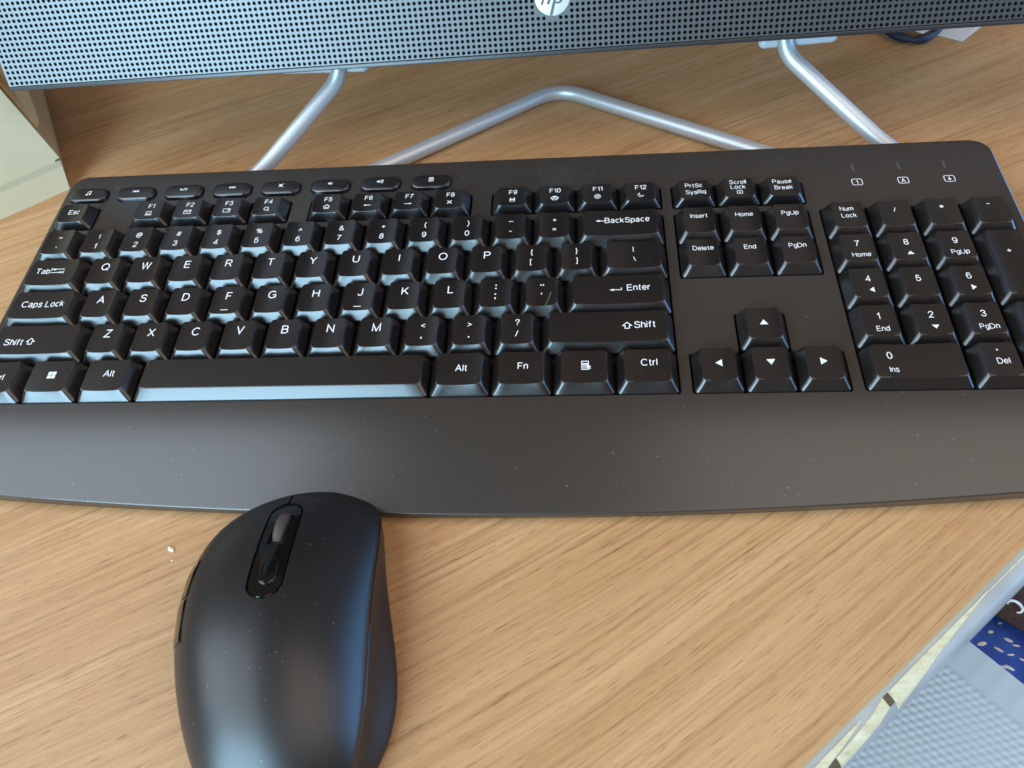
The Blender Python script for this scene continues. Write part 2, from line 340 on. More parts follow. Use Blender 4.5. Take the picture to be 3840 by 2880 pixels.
GLYPH = {
 'A': (.78, [[(0, 0), (.39, 1), (.78, 0)], [(.15, .35), (.63, .35)]]),
 'B': (.66, [[(.36, .53)] + _A(.36, .765, .25, .235, -90, 90)[1:] + [(0, 1), (0, 0), (.38, 0)] + _A(.38, .265, .28, .265, -90, 90)[1:] + [(.0, .53)]]),
 'C': (.80, [_A(.43, .5, .43, .5, 42, 318, 16)]),
 'D': (.74, [('o', [(0, 0)] + [(.3, 0)] + _A(.3, .5, .44, .5, -90, 90, 12)[1:] + [(0, 1)])]),
 'E': (.64, [[(.62, 1), (0, 1), (0, 0), (.64, 0)], [(.07, .52), (.58, .52)]]),
 'F': (.58, [[(.58, 1), (0, 1), (0, 0)], [(.07, .5), (.5, .5)]]),
 'G': (.84, [_A(.43, .5, .43, .5, 42, 325, 16) + [(.83, .12), (.83, .46), (.47, .46)]]),
 'H': (.70, [[(0, 0), (0, 1)], [(.70, 0), (.70, 1)], [(.07, .53), (.63, .53)]]),
 'I': (.0, [[(0, 0), (0, 1)]]),
 'J': (.48, [[(.48, 1), (.48, .27)] + _A(.24, .26, .24, .26, 0, -170)[1:]]),
 'K': (.70, [[(0, 0), (0, 1)], [(.66, 1), (.05, .37)], [(.25, .55), (.70, 0)]]),
 'L': (.56, [[(0, 1), (0, 0), (.56, 0)]]),
 'M': (.82, [[(0, 0), (0, 1), (.41, .05), (.82, 1), (.82, 0)]]),
 'N': (.70, [[(0, 0), (0, 1), (.70, 0), (.70, 1)]]),
 'O': (.90, [_O(.45, .5, .45, .5)]),
 'P': (.66, [[(0, 0), (0, 1), (.38, 1)] + _A(.38, .735, .27, .265, 90, -90)[1:] + [(.05, .47)]]),
 'Q': (.90, [_O(.45, .5, .45, .5), [(.55, .24), (.88, -.06)]]),
 'R': (.72, [[(0, 0), (0, 1), (.40, 1)] + _A(.40, .745, .27, .255, 90, -90)[1:] + [(.05, .49)], [(.38, .44), (.72, 0)]]),
 'S': (.68, [_C(_S)]),
 'T': (.74, [[(0, 1), (.74, 1)], [(.37, .93), (.37, 0)]]),
 'U': (.70, [[(0, 1), (0, .35)] + _A(.35, .35, .35, .35, 180, 360)[1:] + [(.70, 1)]]),
 'V': (.76, [[(0, 1), (.38, 0), (.76, 1)]]),
 'W': (1.08, [[(0, 1), (.27, 0), (.54, 1), (.81, 0), (1.08, 1)]]),
 'X': (.74, [[(.02, 0), (.72, 1)], [(.02, 1), (.74, 0)]]),
 'Y': (.76, [[(0, 1), (.38, .44), (.76, 1)], [(.38, .48), (.38, 0)]]),
 'Z': (.70, [[(.03, 1), (.67, 1), (.0, 0), (.70, 0)]]),
 'a': (.50, [[(.05, .56)] + _C([(.08, .66), (.24, .74), (.40, .69), (.44, .54)]) + [(.44, .12), (.50, 0)], _C([(.42, .44), (.2, .39), (.03, .29), (.03, .1), (.16, 0), (.32, .04), (.42, .17)])]),
 'b': (.50, [[(0, 1), (0, 0)], _O(.25, .37, .25, .37)]),
 'c': (.48, [_A(.26, .37, .26, .37, 48, 312, 12)]),
 'd': (.50, [[(.50, 1), (.50, 0)], _bowl()]),
 'e': (.52, [[(.02, .39), (.52, .39)] + _A(.26, .37, .26, .37, 4, 325, 14)[1:]]),
 'f': (.32, [[(.34, .97), (.22, .97), (.14, .86), (.14, 0)], [(0, .71), (.31, .71)]]),
 'g': (.50, [_bowl(), [(.50, .74), (.50, -.05)] + _A(.25, -.05, .25, .22, 0, -155)[1:]]),
 'h': (.46, [[(0, 1), (0, 0)], [(.02, .5)] + _A(.23, .49, .23, .25, 160, 0) + [(.46, 0)]]),
 'i': (.0, [[(0, .74), (0, 0)], [(0, 1.02), (0, .88)]]),
 'k': (.46, [[(0, 1), (0, 0)], [(.43, .72), (.04, .30)], [(.17, .43), (.46, 0)]]),
 'l': (.0, [[(0, 1), (0, 0)]]),
 'm': (.80, [[(0, .74), (0, 0)], [(.02, .52)] + _A(.2, .52, .2, .22, 160, 0) + [(.4, 0)], [(.42, .52)] + _A(.6, .52, .2, .22, 160, 0) + [(.8, 0)]]),
 'n': (.46, [[(0, .74), (0, 0)], [(.02, .5)] + _A(.23, .49, .23, .25, 160, 0) + [(.46, 0)]]),
 'o': (.52, [_O(.26, .37, .26, .37)]),
 'p': (.50, [[(0, .74), (0, -.28)], _bowl()]),
 'q': (.50, [[(.50, .74), (.50, -.28)], _bowl()]),
 'r': (.26, [[(0, .74), (0, 0)], _C([(.02, .48), (.10, .66), (.28, .72)])]),
 's': (.46, [_C(_s)]),
 't': (.28, [[(.12, .95), (.12, .12), (.18, .02), (.29, .02)], [(0, .71), (.28, .71)]]),
 'u': (.46, [[(0, .74), (0, .25)] + _A(.23, .25, .23, .25, 180, 340)[1:], [(.46, .74), (.46, 0)]]),
 'y': (.50, [[(0, .74), (.25, .02)], [(.50, .74), (.20, -.14), (.12, -.27), (.0, -.27)]]),
 '0': (.58, [_O(.29, .5, .29, .5)]),
 '1': (.30, [[(.0, .74), (.16, .84), (.27, 1), (.27, 0)]]),
 '2': (.58, [_C([(.02, .72), (.10, .92), (.30, 1), (.50, .92), (.56, .73), (.46, .52), (.2, .25), (.03, .03)]) + [(.0, 0), (.58, 0)]]),
 '3': (.56, [_C([(.02, .76), (.10, .94), (.28, 1), (.46, .93), (.51, .76), (.43, .59), (.22, .53)]) , _C([(.22, .53), (.46, .46), (.55, .28), (.46, .07), (.27, 0), (.08, .06), (.0, .26)])]),
 '4': (.62, [[(.45, 0), (.45, 1), (.0, .28), (.62, .28)]]),
 '5': (.58, [[(.52, 1), (.12, 1), (.05, .48)] + _C([(.05, .48), (.25, .64), (.46, .58), (.57, .34), (.48, .09), (.27, 0), (.08, .06), (.0, .24)])[1:]]),
 '6': (.57, [_C([(.52, .80), (.43, .96), (.27, 1), (.08, .84), (.01, .5), (.02, .3)]), _O(.285, .32, .275, .32)]),
 '7': (.56, [[(0, 1), (.56, 1)] + _C([(.55, .98), (.34, .62), (.22, .3), (.18, 0)])[1:]]),
 '8': (.56, [_O(.28, .755, .24, .245, 16), _O(.28, .265, .28, .265, 18)]),
 '9': (.57, [_C([(.05, .20), (.14, .04), (.30, 0), (.49, .16), (.56, .5), (.55, .7)]), _O(.285, .68, .275, .32)]),
 '~': (.56, [_C([(0, .40), (.10, .55), (.22, .55), (.36, .43), (.47, .43), (.56, .57)])]),
 '`': (.2, [[(0, 1), (.18, .76)]]),
 '!': (.0, [[(0, 1), (0, .28)], [(0, .13), (0, 0)]]),
 '@': (1.0, [_C([(.72, .72), (.64, .3), (.75, .26), (.92, .42), (.94, .66), (.74, .94), (.46, .99), (.14, .8), (.02, .45), (.14, .1), (.44, -.08), (.8, .0)], 3), _O(.49, .48, .2, .24, 14)]),
 '#': (.66, [[(.10, 0), (.26, 1)], [(.42, 0), (.58, 1)], [(.02, .68), (.66, .68)], [(0, .32), (.64, .32)]]),
 '$': (.62, [_C([(x * .9, y * .86 + .07) for x, y in _S]), [(.31, 1.1), (.31, -.1)]]),
 '%': (1.0, [_O(.22, .74, .19, .24, 14), _O(.78, .26, .19, .24, 14), [(.24, 0), (.76, 1)]]),
 '^': (.5, [[(0, .5), (.25, 1), (.5, .5)]]),
 '&': (.72, [_C([(.72, 0), (.2, .62), (.14, .82), (.28, 1), (.44, .84), (.34, .64), (.05, .42), (.03, .14), (.22, 0), (.46, .08), (.66, .42)])]),
 '*': (.44, [[(.22, .5), (.22, 1)], [(0, .87), (.44, .63)], [(0, .63), (.44, .87)]]),
 '(': (.24, [_C([(.26, 1.04), (.08, .78), (.02, .4), (.08, .02), (.26, -.24)])]),
 ')': (.24, [_C([(0, 1.04), (.18, .78), (.24, .4), (.18, .02), (0, -.24)])]),
 '+': (.6, [[(0, .45), (.6, .45)], [(.3, .75), (.3, .15)]]),
 '=': (.6, [[(0, .6), (.6, .6)], [(0, .3), (.6, .3)]]),
 '{': (.30, [_C([(.30, 1.04), (.16, .98), (.16, .6), (.02, .4), (.16, .2), (.16, -.18), (.30, -.24)])]),
 '}': (.30, [_C([(0, 1.04), (.14, .98), (.14, .6), (.28, .4), (.14, .2), (.14, -.18), (0, -.24)])]),
 '[': (.22, [[(.22, 1.02), (0, 1.02), (0, -.24), (.22, -.24)]]),
 ']': (.22, [[(0, 1.02), (.22, 1.02), (.22, -.24), (0, -.24)]]),
 '|': (.0, [[(0, 1.05), (0, -.2)]]), '\\': (.34, [[(0, 1.02), (.34, 0)]]), '/': (.34, [[(0, 0), (.34, 1.02)]]),
 '<': (.58, [[(.58, .76), (.02, .45), (.58, .14)]]), '>': (.58, [[(0, .76), (.56, .45), (0, .14)]]),
 '?': (.52, [_C([(.0, .74), (.09, .94), (.26, 1), (.45, .93), (.50, .75), (.40, .58), (.27, .46), (.25, .28)]), [(.25, .13), (.25, 0)]]),
 ' ': (.16, []),
}
def text_geo(body, size, dx=0, dy=0, align='CENTER', bold=0.0, shear=0.0):
    """size is the em height; capitals stand 0.73 of it"""
    k = size * .73 * TXT; w = .13; sp = .235; x = 0; M = Mark(); single = len(body) == 1
    for ch in body:
        adv, strokes = GLYPH[ch]
        for s in strokes:
            if isinstance(s, tuple): M.stroke([(px + x, py) for px, py in s[1]], w, True)
            else: M.stroke([(px + x, py) for px, py in s], w)
        x += adv + sp
    x -= sp
    xs = [v[0] for v in M.V]; ys = [v[1] for v in M.V]
    cy = (max(ys) + min(ys)) / 2 if single else .5
    cx = (max(xs) + min(xs)) / 2 if align == 'CENTER' else min(xs) if align == 'LEFT' else max(xs)
    return [((a - cx) * k + dx, (b - cy) * k + dy, c * .5) for a, b, c in M.V], M.F
TXT = 0.90

def ic_note():
    k = Mark(); k.stroke([(-.55, -1.0), (-.55, .9), (.95, 1.25), (.95, -.7)], .32); k.disc(-.85, -1.05, .5); k.disc(.65, -.75, .5); return k
def ic_prev():
    k = Mark(); k.box(-1.6, -1.3, -.75, .75); k.poly([(-1.25, 0), (-.05, -.8), (-.05, .8)]); k.poly([(0, 0), (1.3, -.8), (1.3, .8)]); return k
def ic_next():
    k = Mark(); k.box(1.3, 1.6, -.75, .75); k.poly([(1.25, 0), (.05, .8), (.05, -.8)]); k.poly([(0, 0), (-1.3, .8), (-1.3, -.8)]); return k
def ic_play():
    k = Mark(); k.poly([(-1.7, -.75), (-.45, 0), (-1.7, .75)]); k.stroke([(-.35, -.85), (.35, .95)], .26); k.box(.65, .93, -.75, .85); k.box(1.3, 1.58, -.75, .85); return k
def _spk(k, x=0): k.poly([(x - 1.1, -.4), (x - .5, -.4), (x + .15, -1.0), (x + .15, 1.0), (x - .5, .4), (x - 1.1, .4)]); return k
def ic_mute():
    k = _spk(Mark(), .25); k.stroke([(-1.1, 1.1), (1.1, -1.1)], .3); k.stroke([(-1.1, -1.0), (1.2, 1.2)], .26); return k
def ic_vdn(): k = _spk(Mark(), 0); k.arc(.1, 0, .75, -55, 55, .28); return k
def ic_vup(): k = _spk(Mark(), -.6); k.arc(-.5, 0, .75, -50, 50, .24); k.arc(-.5, 0, 1.25, -50, 50, .24); k.arc(-.5, 0, 1.75, -50, 50, .24); return k
def ic_calc():
    k = Mark(); k.rr(-.95, .95, -1.25, 1.25, .15, .28); k.box(-.6, .6, .45, .85)
    for i in range(3):
        for j in range(3): k.box(-.62 + i * .46, -.30 + i * .46, -.95 + j * .42, -.68 + j * .42)
    return k
def ic_pc(): k = Mark(); k.rr(-1.1, 1.1, -.35, 1.15, .12, .28); k.poly([(-1.3, -.65), (1.3, -.65), (1.6, -1.15), (-1.6, -1.15)]); return k
def ic_mail(): k = Mark(); k.rr(-1.5, 1.5, -1.05, 1.05, .1, .28); k.stroke([(-1.4, .95), (0, -.15), (1.4, .95)], .28); return k
def ic_card(): k = Mark(); k.rr(-1.5, 1.5, -1.05, 1.05, .2, .28); k.poly([(0, -.1), (1.1, .0), (1.2, .8), (.6, .45)]); return k
def ic_find(): k = Mark(); k.ring(-.1, .25, .95, .3); k.stroke([(.55, -.45), (1.2, -1.2)], .38); return k
def ic_home(): k = Mark(); k.stroke([(-1.4, .05), (0, 1.25), (1.4, .05)], .3); k.stroke([(-.95, .1), (-.95, -1.15), (-.3, -1.15), (-.3, -.35), (.3, -.35), (.3, -1.15), (.95, -1.15), (.95, .1)], .28); return k
def ic_left(): k = Mark(); k.stroke([(-.6, 0), (1.6, 0)], .3); k.poly([(-1.6, 0), (-.6, -.5), (-.6, .5)]); return k
def ic_right(): k = Mark(); k.stroke([(-1.6, 0), (.6, 0)], .3); k.poly([(1.6, 0), (.6, .5), (.6, -.5)]); return k
def ic_x(): k = Mark(); k.stroke([(-.95, -.95), (.95, .95)], .36); k.stroke([(-.95, .95), (.95, -.95)], .36); return k
def ic_disk():
    k = Mark(); k.poly([(-1.1, -1.1), (1.1, -1.1), (1.1, 1.1), (-.75, 1.1), (-1.1, .75)]); return k
def ic_disk2(): k = Mark(); k.box(-.55, .65, .3, 1.0); k.box(-.75, .75, -.95, -.35); return k
def ic_print():
    k = Mark(); k.poly([(-.8, .45), (.8, .45), (.95, 1.15), (-.95, 1.15)]); k.rr(-1.5, 1.5, -.35, .45, .3, .3); k.rr(-1.0, 1.0, -1.1, -.35, .15, .28); return k
def ic_gear():
    k = Mark(); n = 8; P = []
    for i in range(n * 4):
        a = 2 * math.pi * i / (n * 4); r = 1.3 if i % 4 in (0, 1) else .95; P.append((r * math.cos(a), r * math.sin(a)))
    k.stroke(P, .22, True); k.ring(0, 0, .42, .24); return k
def ic_moon():
    P = [(1.15 * math.cos(math.radians(a)), 1.15 * math.sin(math.radians(a))) for a in range(115, 345, 15)]
    Q = [(.45 + 1.0 * math.cos(math.radians(a)), .4 + 1.0 * math.sin(math.radians(a))) for a in range(310, 140, -15)]
    return Mark().stroke(P + Q, .2, True)
def ic_lock(): k = Mark(); k.rr(-1.1, 1.1, -.95, .95, .3, .24); k.stroke([(0, .6), (0, -.1)], .26); k.poly([(0, -.65), (.45, -.05), (-.45, -.05)]); return k
def ic_win():
    k = Mark()
    for x in (-1.55, .12):
        for y in (-1.5, .12): k.box(x, x + 1.43, y, y + 1.38)
    return k
def ic_menu():
    k = Mark(); k.rr(-1.3, .9, .7, 1.7, .05, .3); k.rr(-1.3, .9, -1.7, .6, .05, .3)
    for y in (-1.25, -.75, -.25, .2): k.box(-1.0, .6, y, y + .22)
    k.poly([(.3, .3), (1.9, -.6), (1.25, -.75), (1.7, -1.5), (1.4, -1.65), (.95, -.9), (.45, -1.2)]); return k
def ic_shift(): return Mark().stroke([(0, 1.5), (1.55, 0), (.75, 0), (.75, -1.3), (-.75, -1.3), (-.75, 0), (-1.55, 0)], .34, True)
def ic_tab():
    k = Mark(); k.stroke([(-2.3, .95), (3.0, .95)], .34); k.poly([(-2.9, .95), (-1.2, .35), (-1.2, 1.55)]); k.stroke([(-3.0, .1), (-3.0, 1.8)], .34)
    k.stroke([(2.3, -.95), (-3.0, -.95)], .34); k.poly([(2.9, -.95), (1.2, -1.55), (1.2, -.35)]); k.stroke([(3.0, -1.8), (3.0, -.1)], .34); return k
def ic_back(): k = Mark(); k.stroke([(-.6, 0), (1.7, 0)], .36); k.poly([(-1.8, 0), (-.3, -.6), (-.3, .6)]); return k
def ic_enter(): k = Mark(); k.stroke([(-1.2, -.45), (2.4, -.45), (2.4, .75)], .36); k.poly([(-2.5, -.45), (-.7, -1.05), (-.7, .15)]); return k
def tri(dirn, w=1.5, h=1.15):
    P = {'u': [(-w, -h), (w, -h), (0, h)], 'd': [(-w, h), (0, -h), (w, h)], 'l': [(-h, 0), (h, -w), (h, w)], 'r': [(h, 0), (-h, w), (-h, -w)]}[dirn]
    return Mark().poly(P)

# ------------------------------------------------------------------ desk
EDGE = [(-40, -413), (140, -264), (250, -173), (314.6, -119.6), (335.1, -102.6), (354.7, -86.4), (370.9, -73.0), (389.4, -57.7), (470, 9), (700, 199), (1100, 530)]
desk = empty('desk', 'oak laminate desk with a chipped pale edge under the keyboard', 'desk')
outline = [(-900, -416)] + EDGE + [(1100, 700), (-900, 700)]
V = [(x, y, 0) for x, y in outline] + [(x, y, -22) for x, y in outline]
n = len(outline)
F = [tuple(range(n)), tuple(range(n, 2 * n))[::-1]] + [(i, n + i, n + (i + 1) % n, (i + 1) % n) for i in range(n)]
link('tabletop', mesh('tabletop', V, F), M_wood, desk)
def edge_normals():
    out = []
    for i in range(len(EDGE)):
        a, c = Vector(EDGE[max(i - 1, 0)]), Vector(EDGE[min(i + 1, len(EDGE) - 1)]); d = (c - a).normalized(); out.append(Vector((d.y, -d.x)))
    return out
EN = edge_normals()
def nose(name, prof, mat_):
    V, F = [], []; k = len(prof)
    for (x, y), nn in zip(EDGE, EN):
        for o, z in prof: V.append((x + nn.x * o, y + nn.y * o, z))
    for i in range(len(EDGE) - 1):
        for j in range(k - 1): F.append((i * k + j, (i + 1) * k + j, (i + 1) * k + j + 1, i * k + j + 1))
    return link(name, mesh(name, V, F, MM, 50), mat_, desk)
nose('glue_line', [(-0.2, -0.4), (-0.2, 0.03), (0.3, 0.02), (0.75, -0.08), (0.75, -0.5)], M_glue)
nose('edge_band', [(0.7, -0.5), (0.7, -0.06), (1.6, -0.15), (3.2, -0.5), (5.0, -1.3), (6.5, -2.6), (7.6, -5), (8.0, -10), (8.0, -24), (0.0, -24)], M_edge)
def edge_pt(s, o, z):
    """point at s mm along the visible stretch of the edge (0 at lower left), o mm outwards"""
    a, d = Vector((314.6, -119.6)), Vector((74.8, 61.9)).normalized(); nn = Vector((d.y, -d.x))
    p = a + d * s + nn * o; return (p.x, p.y, z)
PROF = [(0, 0), (1.6, -0.15), (3.2, -0.5), (5.0, -1.3), (6.5, -2.6), (7.6, -5), (8.0, -10)]
def on_nose(w):
    """(outward, height) at arc length w along the rounded edge"""
    for (a, za), (b, zb) in zip(PROF, PROF[1:]):
        d = math.hypot(b - a, zb - za)
        if w <= d: return a + (b - a) * w / d, za + (zb - za) * w / d
        w -= d
    return PROF[-1]
def chip(name, rows, mat_, lift=0.45, label=None):
    """thin torn sliver lying on the rounded edge: rows of (s, o0, o1)"""
    V, F = [], []; m_ = 13
    for s, o0, o1 in rows:
        for j in range(m_):
            o, z = on_nose(o0 + (o1 - o0) * j / (m_ - 1)); V.append(edge_pt(s, o + lift * .4, z + lift))
    for s, o0, o1 in rows:
        for j in range(m_):
            o, z = on_nose(o0 + (o1 - o0) * j / (m_ - 1)); V.append(edge_pt(s, o - .2, z - 0.3))
    r = len(rows); B = r * m_
    for i in range(r - 1):
        for j in range(m_ - 1):
            a = i * m_ + j; F.append((a, a + m_, a + m_ + 1, a + 1)); F.append((B + a, B + a + 1, B + a + m_ + 1, B + a + m_))
        for j, s in ((0, 1), (m_ - 1, -1)):
            a = i * m_ + j; q = (a, B + a, B + a + m_, a + m_); F.append(q if s > 0 else q[::-1])
    for i, s in ((0, 1), (r - 1, -1)):
        for j in range(m_ - 1):
            a = i * m_ + j; q = (a, a + 1, B + a + 1, B + a); F.append(q if s > 0 else q[::-1])
    return link(name, mesh(name, V, F), mat_, desk, label)
chip('bare_core', [(30, 2.0, 8.2), (40, 1.85, 6.3), (50, 1.75, 4.7), (60, 1.7, 3.6), (70, 1.65, 2.7), (81, 1.6, 1.85)], M_core, 0.4, 'long cream sliver of bare board')
chip('bare_core', [(4, 4.6, 8.8), (13, 4.1, 8.0), (21, 3.3, 6.9), (27.3, 2.1, 5.4)], M_core, 0.3, 'shorter cream sliver of bare board')
chip('bare_core', [(-8, 2.4, 6.0), (-2, 2.3, 5.0), (8, 2.2, 3.8), (17.3, 2.1, 2.4)], M_core, 0.3, 'thin cream sliver next to the wood')
chip('split', [(27.6, 2.1, 5.4), (29.8, 2.1, 5.4)], M_gap, 0.15)
chip('split', [(-8, 6.2, 9.6), (3.8, 4.6, 8.8)], M_gap, 0.2)
chip('bare_core', [(81, 1.9, 2.2), (100, 1.9, 2.3), (125, 1.8, 2.3)], M_core, 0.15, 'hairline pale crack running on along the edge')

# ------------------------------------------------------------------ keyboard
PITCH = 19.05
kb = empty('keyboard', 'wide black keyboard with a full palm rest and white lettering', 'keyboard', KB)
X0, X1, YB = -3.6, 433.8, 137.0
YF = -0.45
def yfront(x): return -44.9 + 2.2e-4 * (x - 215.1) ** 2
FY = 98.2          # base of the function row
wells = []
g = 0.55
def well(x0, x1, y0, y1): wells.append(rrect(x0 + g - .9, x1 - g + .9, y0 + .1, y1 - .1, 1.3, 3, 1, 1))
U = PITCH
well(0, 15 * U, 0.15, 5 * U)
well(0, U, FY, FY + 14.8); well(2 * U, 6 * U, FY, FY + 14.8); well(6.5 * U, 10.5 * U, FY, FY + 14.8); well(11 * U, 15 * U, FY, FY + 14.8)
well(15.25 * U, 18.25 * U, FY, FY + 14.8); well(15.25 * U, 18.25 * U, 3 * U, 5 * U); well(18.5 * U, 22.5 * U, 0.15, 5 * U)
e = g - .9
T = [(15.25 * U + e, .25), (18.25 * U - e, .25), (18.25 * U - e, U), (17.25 * U - e, U), (17.25 * U - e, 2 * U), (16.25 * U + e, 2 * U), (16.25 * U + e, U), (15.25 * U + e, U)]
wells.append(round_poly(T, 1.3, 3))
ins = 1.2
deck_outline = round_poly([(X0 + ins, YF), (X1 - ins, YF), (X1 - ins, YB - ins), (X0 + ins, YB - ins)], 0.01, 1)
deck_outline = [(X0 + ins, YF), (X1 - ins, YF)]
for k in range(9):
    a = math.radians(90 * k / 8); deck_outline.append((X1 - ins - 8 + 8 * math.cos(a), YB - ins - 8 + 8 * math.sin(a)))
for k in range(9):
    a = math.radians(90 + 90 * k / 8); deck_outline.append((X0 + ins + 8 + 8 * math.cos(a), YB - ins - 8 + 8 * math.sin(a)))
# media keys: pill-shaped openings
MX = [10.2 + 24.25 * i for i in range(8)]
MY0, MY1 = 117.2, 126.0
for mx in MX: wells.append(rrect(mx - 9.6, mx + 9.6, MY0 - .35, MY1 + .35, 3.6, 5, 1, 1))
LEDX = [371.6, 391.2, 410.6]
deck = plate('top_plate', deck_outline, wells, -3.0, 0.0, M_case, kb)
# bottom of the wells
lay = rrect(X0 + 3, X1 - 3, YF + .5, YB - 4, 4, 3, 1, 1)
link('well_floor', mesh('well_floor', *loft([[(x, y, -3.4) for x, y in lay], [(x, y, -3.05) for x, y in lay]], True, True)), M_dark, kb)
# rounded rim and side wall (left, back, right)
def rim_path(off):
    P = [(X1 - off, YF)]
    r = 9 - off
    for k in range(9):
        a = math.radians(90 * k / 8); P.append((X1 - off - r + r * math.cos(a), YB - off - r + r * math.sin(a)))
    for k in range(9):
        a = math.radians(90 + 90 * k / 8); P.append((X0 + off + r + r * math.cos(a), YB - off - r + r * math.sin(a)))
    P.append((X0 + off, YF)); return P
st, ct = math.sin(TILT), math.cos(TILT)
def floor_z(y, h=0.8): return (h - KZ - y * st) / ct     # local z at which the case meets the desk
rim = [(ins, 0.0), (ins * .62, -.08), (ins * .3, -.33), (ins * .08, -.72), (0, -1.25)]
loops = [[(x, y, z) for x, y in rim_path(o)] for o, z in rim]
loops.append([(x, y, floor_z(y) + 2.0) for x, y in rim_path(0)]); loops.append([(x, y, floor_z(y)) for x, y in rim_path(1.0)])
V = [p for l in loops for p in l]; n = len(loops[0]); F = []
for i in range(len(loops) - 1):
    for k in range(n - 1): F.append((i * n + k, (i + 1) * n + k, (i + 1) * n + k + 1, i * n + k + 1))
link('case_wall', mesh('case_wall', V, F, MM, 60), M_case, kb)
# palm rest: slopes and curls down to a bowed front lip
def palm():
    nx, ns = 90, 26; V, F = [], []
    xs = [X0 + (X1 - X0) * (0.5 - 0.5 * math.cos(math.pi * i / nx)) if i in (0, nx) else X0 + (X1 - X0) * i / nx for i in range(nx + 1)]
    xs = [X0, X0 + .1, X0 + .36, X0 + ins] + [X0 + ins + (X1 - X0 - 2 * ins) * i / nx for i in range(1, nx)] + [X1 - ins, X1 - .36, X1 - .1, X1]
    for x in xs:
        d = min(x - X0, X1 - x); drop = 0
        if d < ins: q = 1 - d / ins; drop = 1.25 * (1 - math.sqrt(max(0, 1 - q * q)))
        yf = yfront(x); Ln = YF - yf; row = []
        for k in range(ns + 1):
            s = Ln * k / ns; row.append((YF - s, -(0.018 * s + 0.0026 * s * s) - drop))
        y, z = row[-1]; sl = math.atan(0.018 + 0.0052 * Ln)
        R = 0.9
        cy, cz = y + R * -math.sin(sl) * -1 * 0, z
        # quarter-round lip continuing the slope
        for k in range(1, 9):
            a = sl + (math.radians(100) - sl) * k / 8
            row.append((y - R * (math.sin(a) - math.sin(sl)), z - R * (math.cos(sl) - math.cos(a))))
        yl, zl = row[-1]; row.append((yl + .8, max(floor_z(yl), zl - 6)))
        V += [(x, a, b) for a, b in row]
    k = ns + 1 + 8 + 1
    for i in range(len(xs) - 1):
        for j in range(k - 1): F.append((i * k + j, i * k + j + 1, (i + 1) * k + j + 1, (i + 1) * k + j))
    return link('palm_rest', mesh('palm_rest', V, F, MM, 60), M_case, kb)
palm()

# --- keys
H = 4.2
_keys = {}
def key_mesh(w, d, dish=0.60, front=3.2, side=2.85, back=.45, h=H, skirt=0.6):
    k = (round(w, 2), round(d, 2), dish, front, side, back, h)
    if k in _keys: return _keys[k]
    x0, x1, y0, y1 = -w / 2, w / 2, 0, d
    tx0, tx1, ty0, ty1 = x0 + side, x1 - side, y0 + front - .5, y1 - back
    hw = (tx1 - tx0) / 2
    nx = 8 if w < 60 else 20
    def R(a, b, c, d_, r): return rrect(a, b, c, d_, r, 4, nx, 5)
    def ztop(x, y):
        q = min(1, abs(x) / hw); return h + dish * q * q
    def lerp(t): return (x0 + (tx0 - x0) * t, x1 + (tx1 - x1) * t, y0 + (ty0 - y0) * t, y1 + (ty1 - y1) * t)
    loops = []
    for z, t, r in ((-2.6, 0, 1.3), (skirt - .25, 0, 1.3), (skirt, .045, 1.35), (skirt + .25, .10, 1.4)):
        loops.append([(x, y, z) for x, y in R(*lerp(t), r)])
    # slope, slightly bulging, to the shoulder
    for t, zf in ((.17, .08), (.55, .51), (.93, .935), (.98, .985)):
        lp = []
        for x, y in R(*lerp(t), 1.5):
            zt = ztop(x, y); lp.append((x, y, skirt + .25 + (zt - skirt - .25) * zf))
        loops.append(lp)
    loops.append([(x, y, ztop(x, y)) for x, y in R(tx0 + .0, tx1 - .0, ty0 + .0, ty1 - .0, 1.6)])
    cx, cy = 0, (ty0 + ty1) / 2
    for s in (.955, .72, .42, .14):
        loops.append([(x * s, cy + (y - cy) * s, ztop(x * s, 0)) for x, y in R(tx0, tx1, ty0, ty1, 1.6)])
    V, F = loft(loops, True, False)
    me = mesh('key', V, F, MM, 42)
    _keys[k] = (me, ztop, ty0, ty1); return _keys[k]
def place(name, label, x, y, km, marks):
    """marks: list of (V,F) in key-top millimetres: x from key centre, y as a fraction of the top depth"""
    me, ztop, ty0, ty1 = km
    o = link(name, me, None, kb, label)
    if not me.materials: me.materials.append(M_key)
    o.location = (x * MM, y * MM, 0)
    if marks:
        V, F = join(*marks)
        V = [(a, b, ztop(a, b) + 0.06 + c) for a, b, c in V]
        lg = link('legend', mesh('legend', V, F), M_white, o)
    return o
def fy(km, f): return km[2] + (km[3] - km[2]) * f
BIG, SUB, WORD, SMALL = 5.6, 4.1, 4.3, 3.15
def put(geo, dx, dy): V, F = geo; return [(a + dx, b + dy, c) for a, b, c in V], F
def key(u, row, w, legend, label, h=1.0, dish=0.60, name='key'):
    kw = w * U - 0.95; kd = h * U - 0.95
    km = key_mesh(kw, kd, dish)
    x = (u + w / 2) * U; y = row * U + 0.5
    return place(name, label, x, y, km, [put(g_, dx, fy(km, f)) for g_, dx, f in legend])
def T1(c): return [(text_geo(c, BIG, bold=.010), 0.3, .66)]
def T2(a, b, sa=4.1, sb=4.3): return [(text_geo(a, sa, bold=.016), 0.3, .68), (text_geo(b, sb, bold=.016), 0.1, .29)]
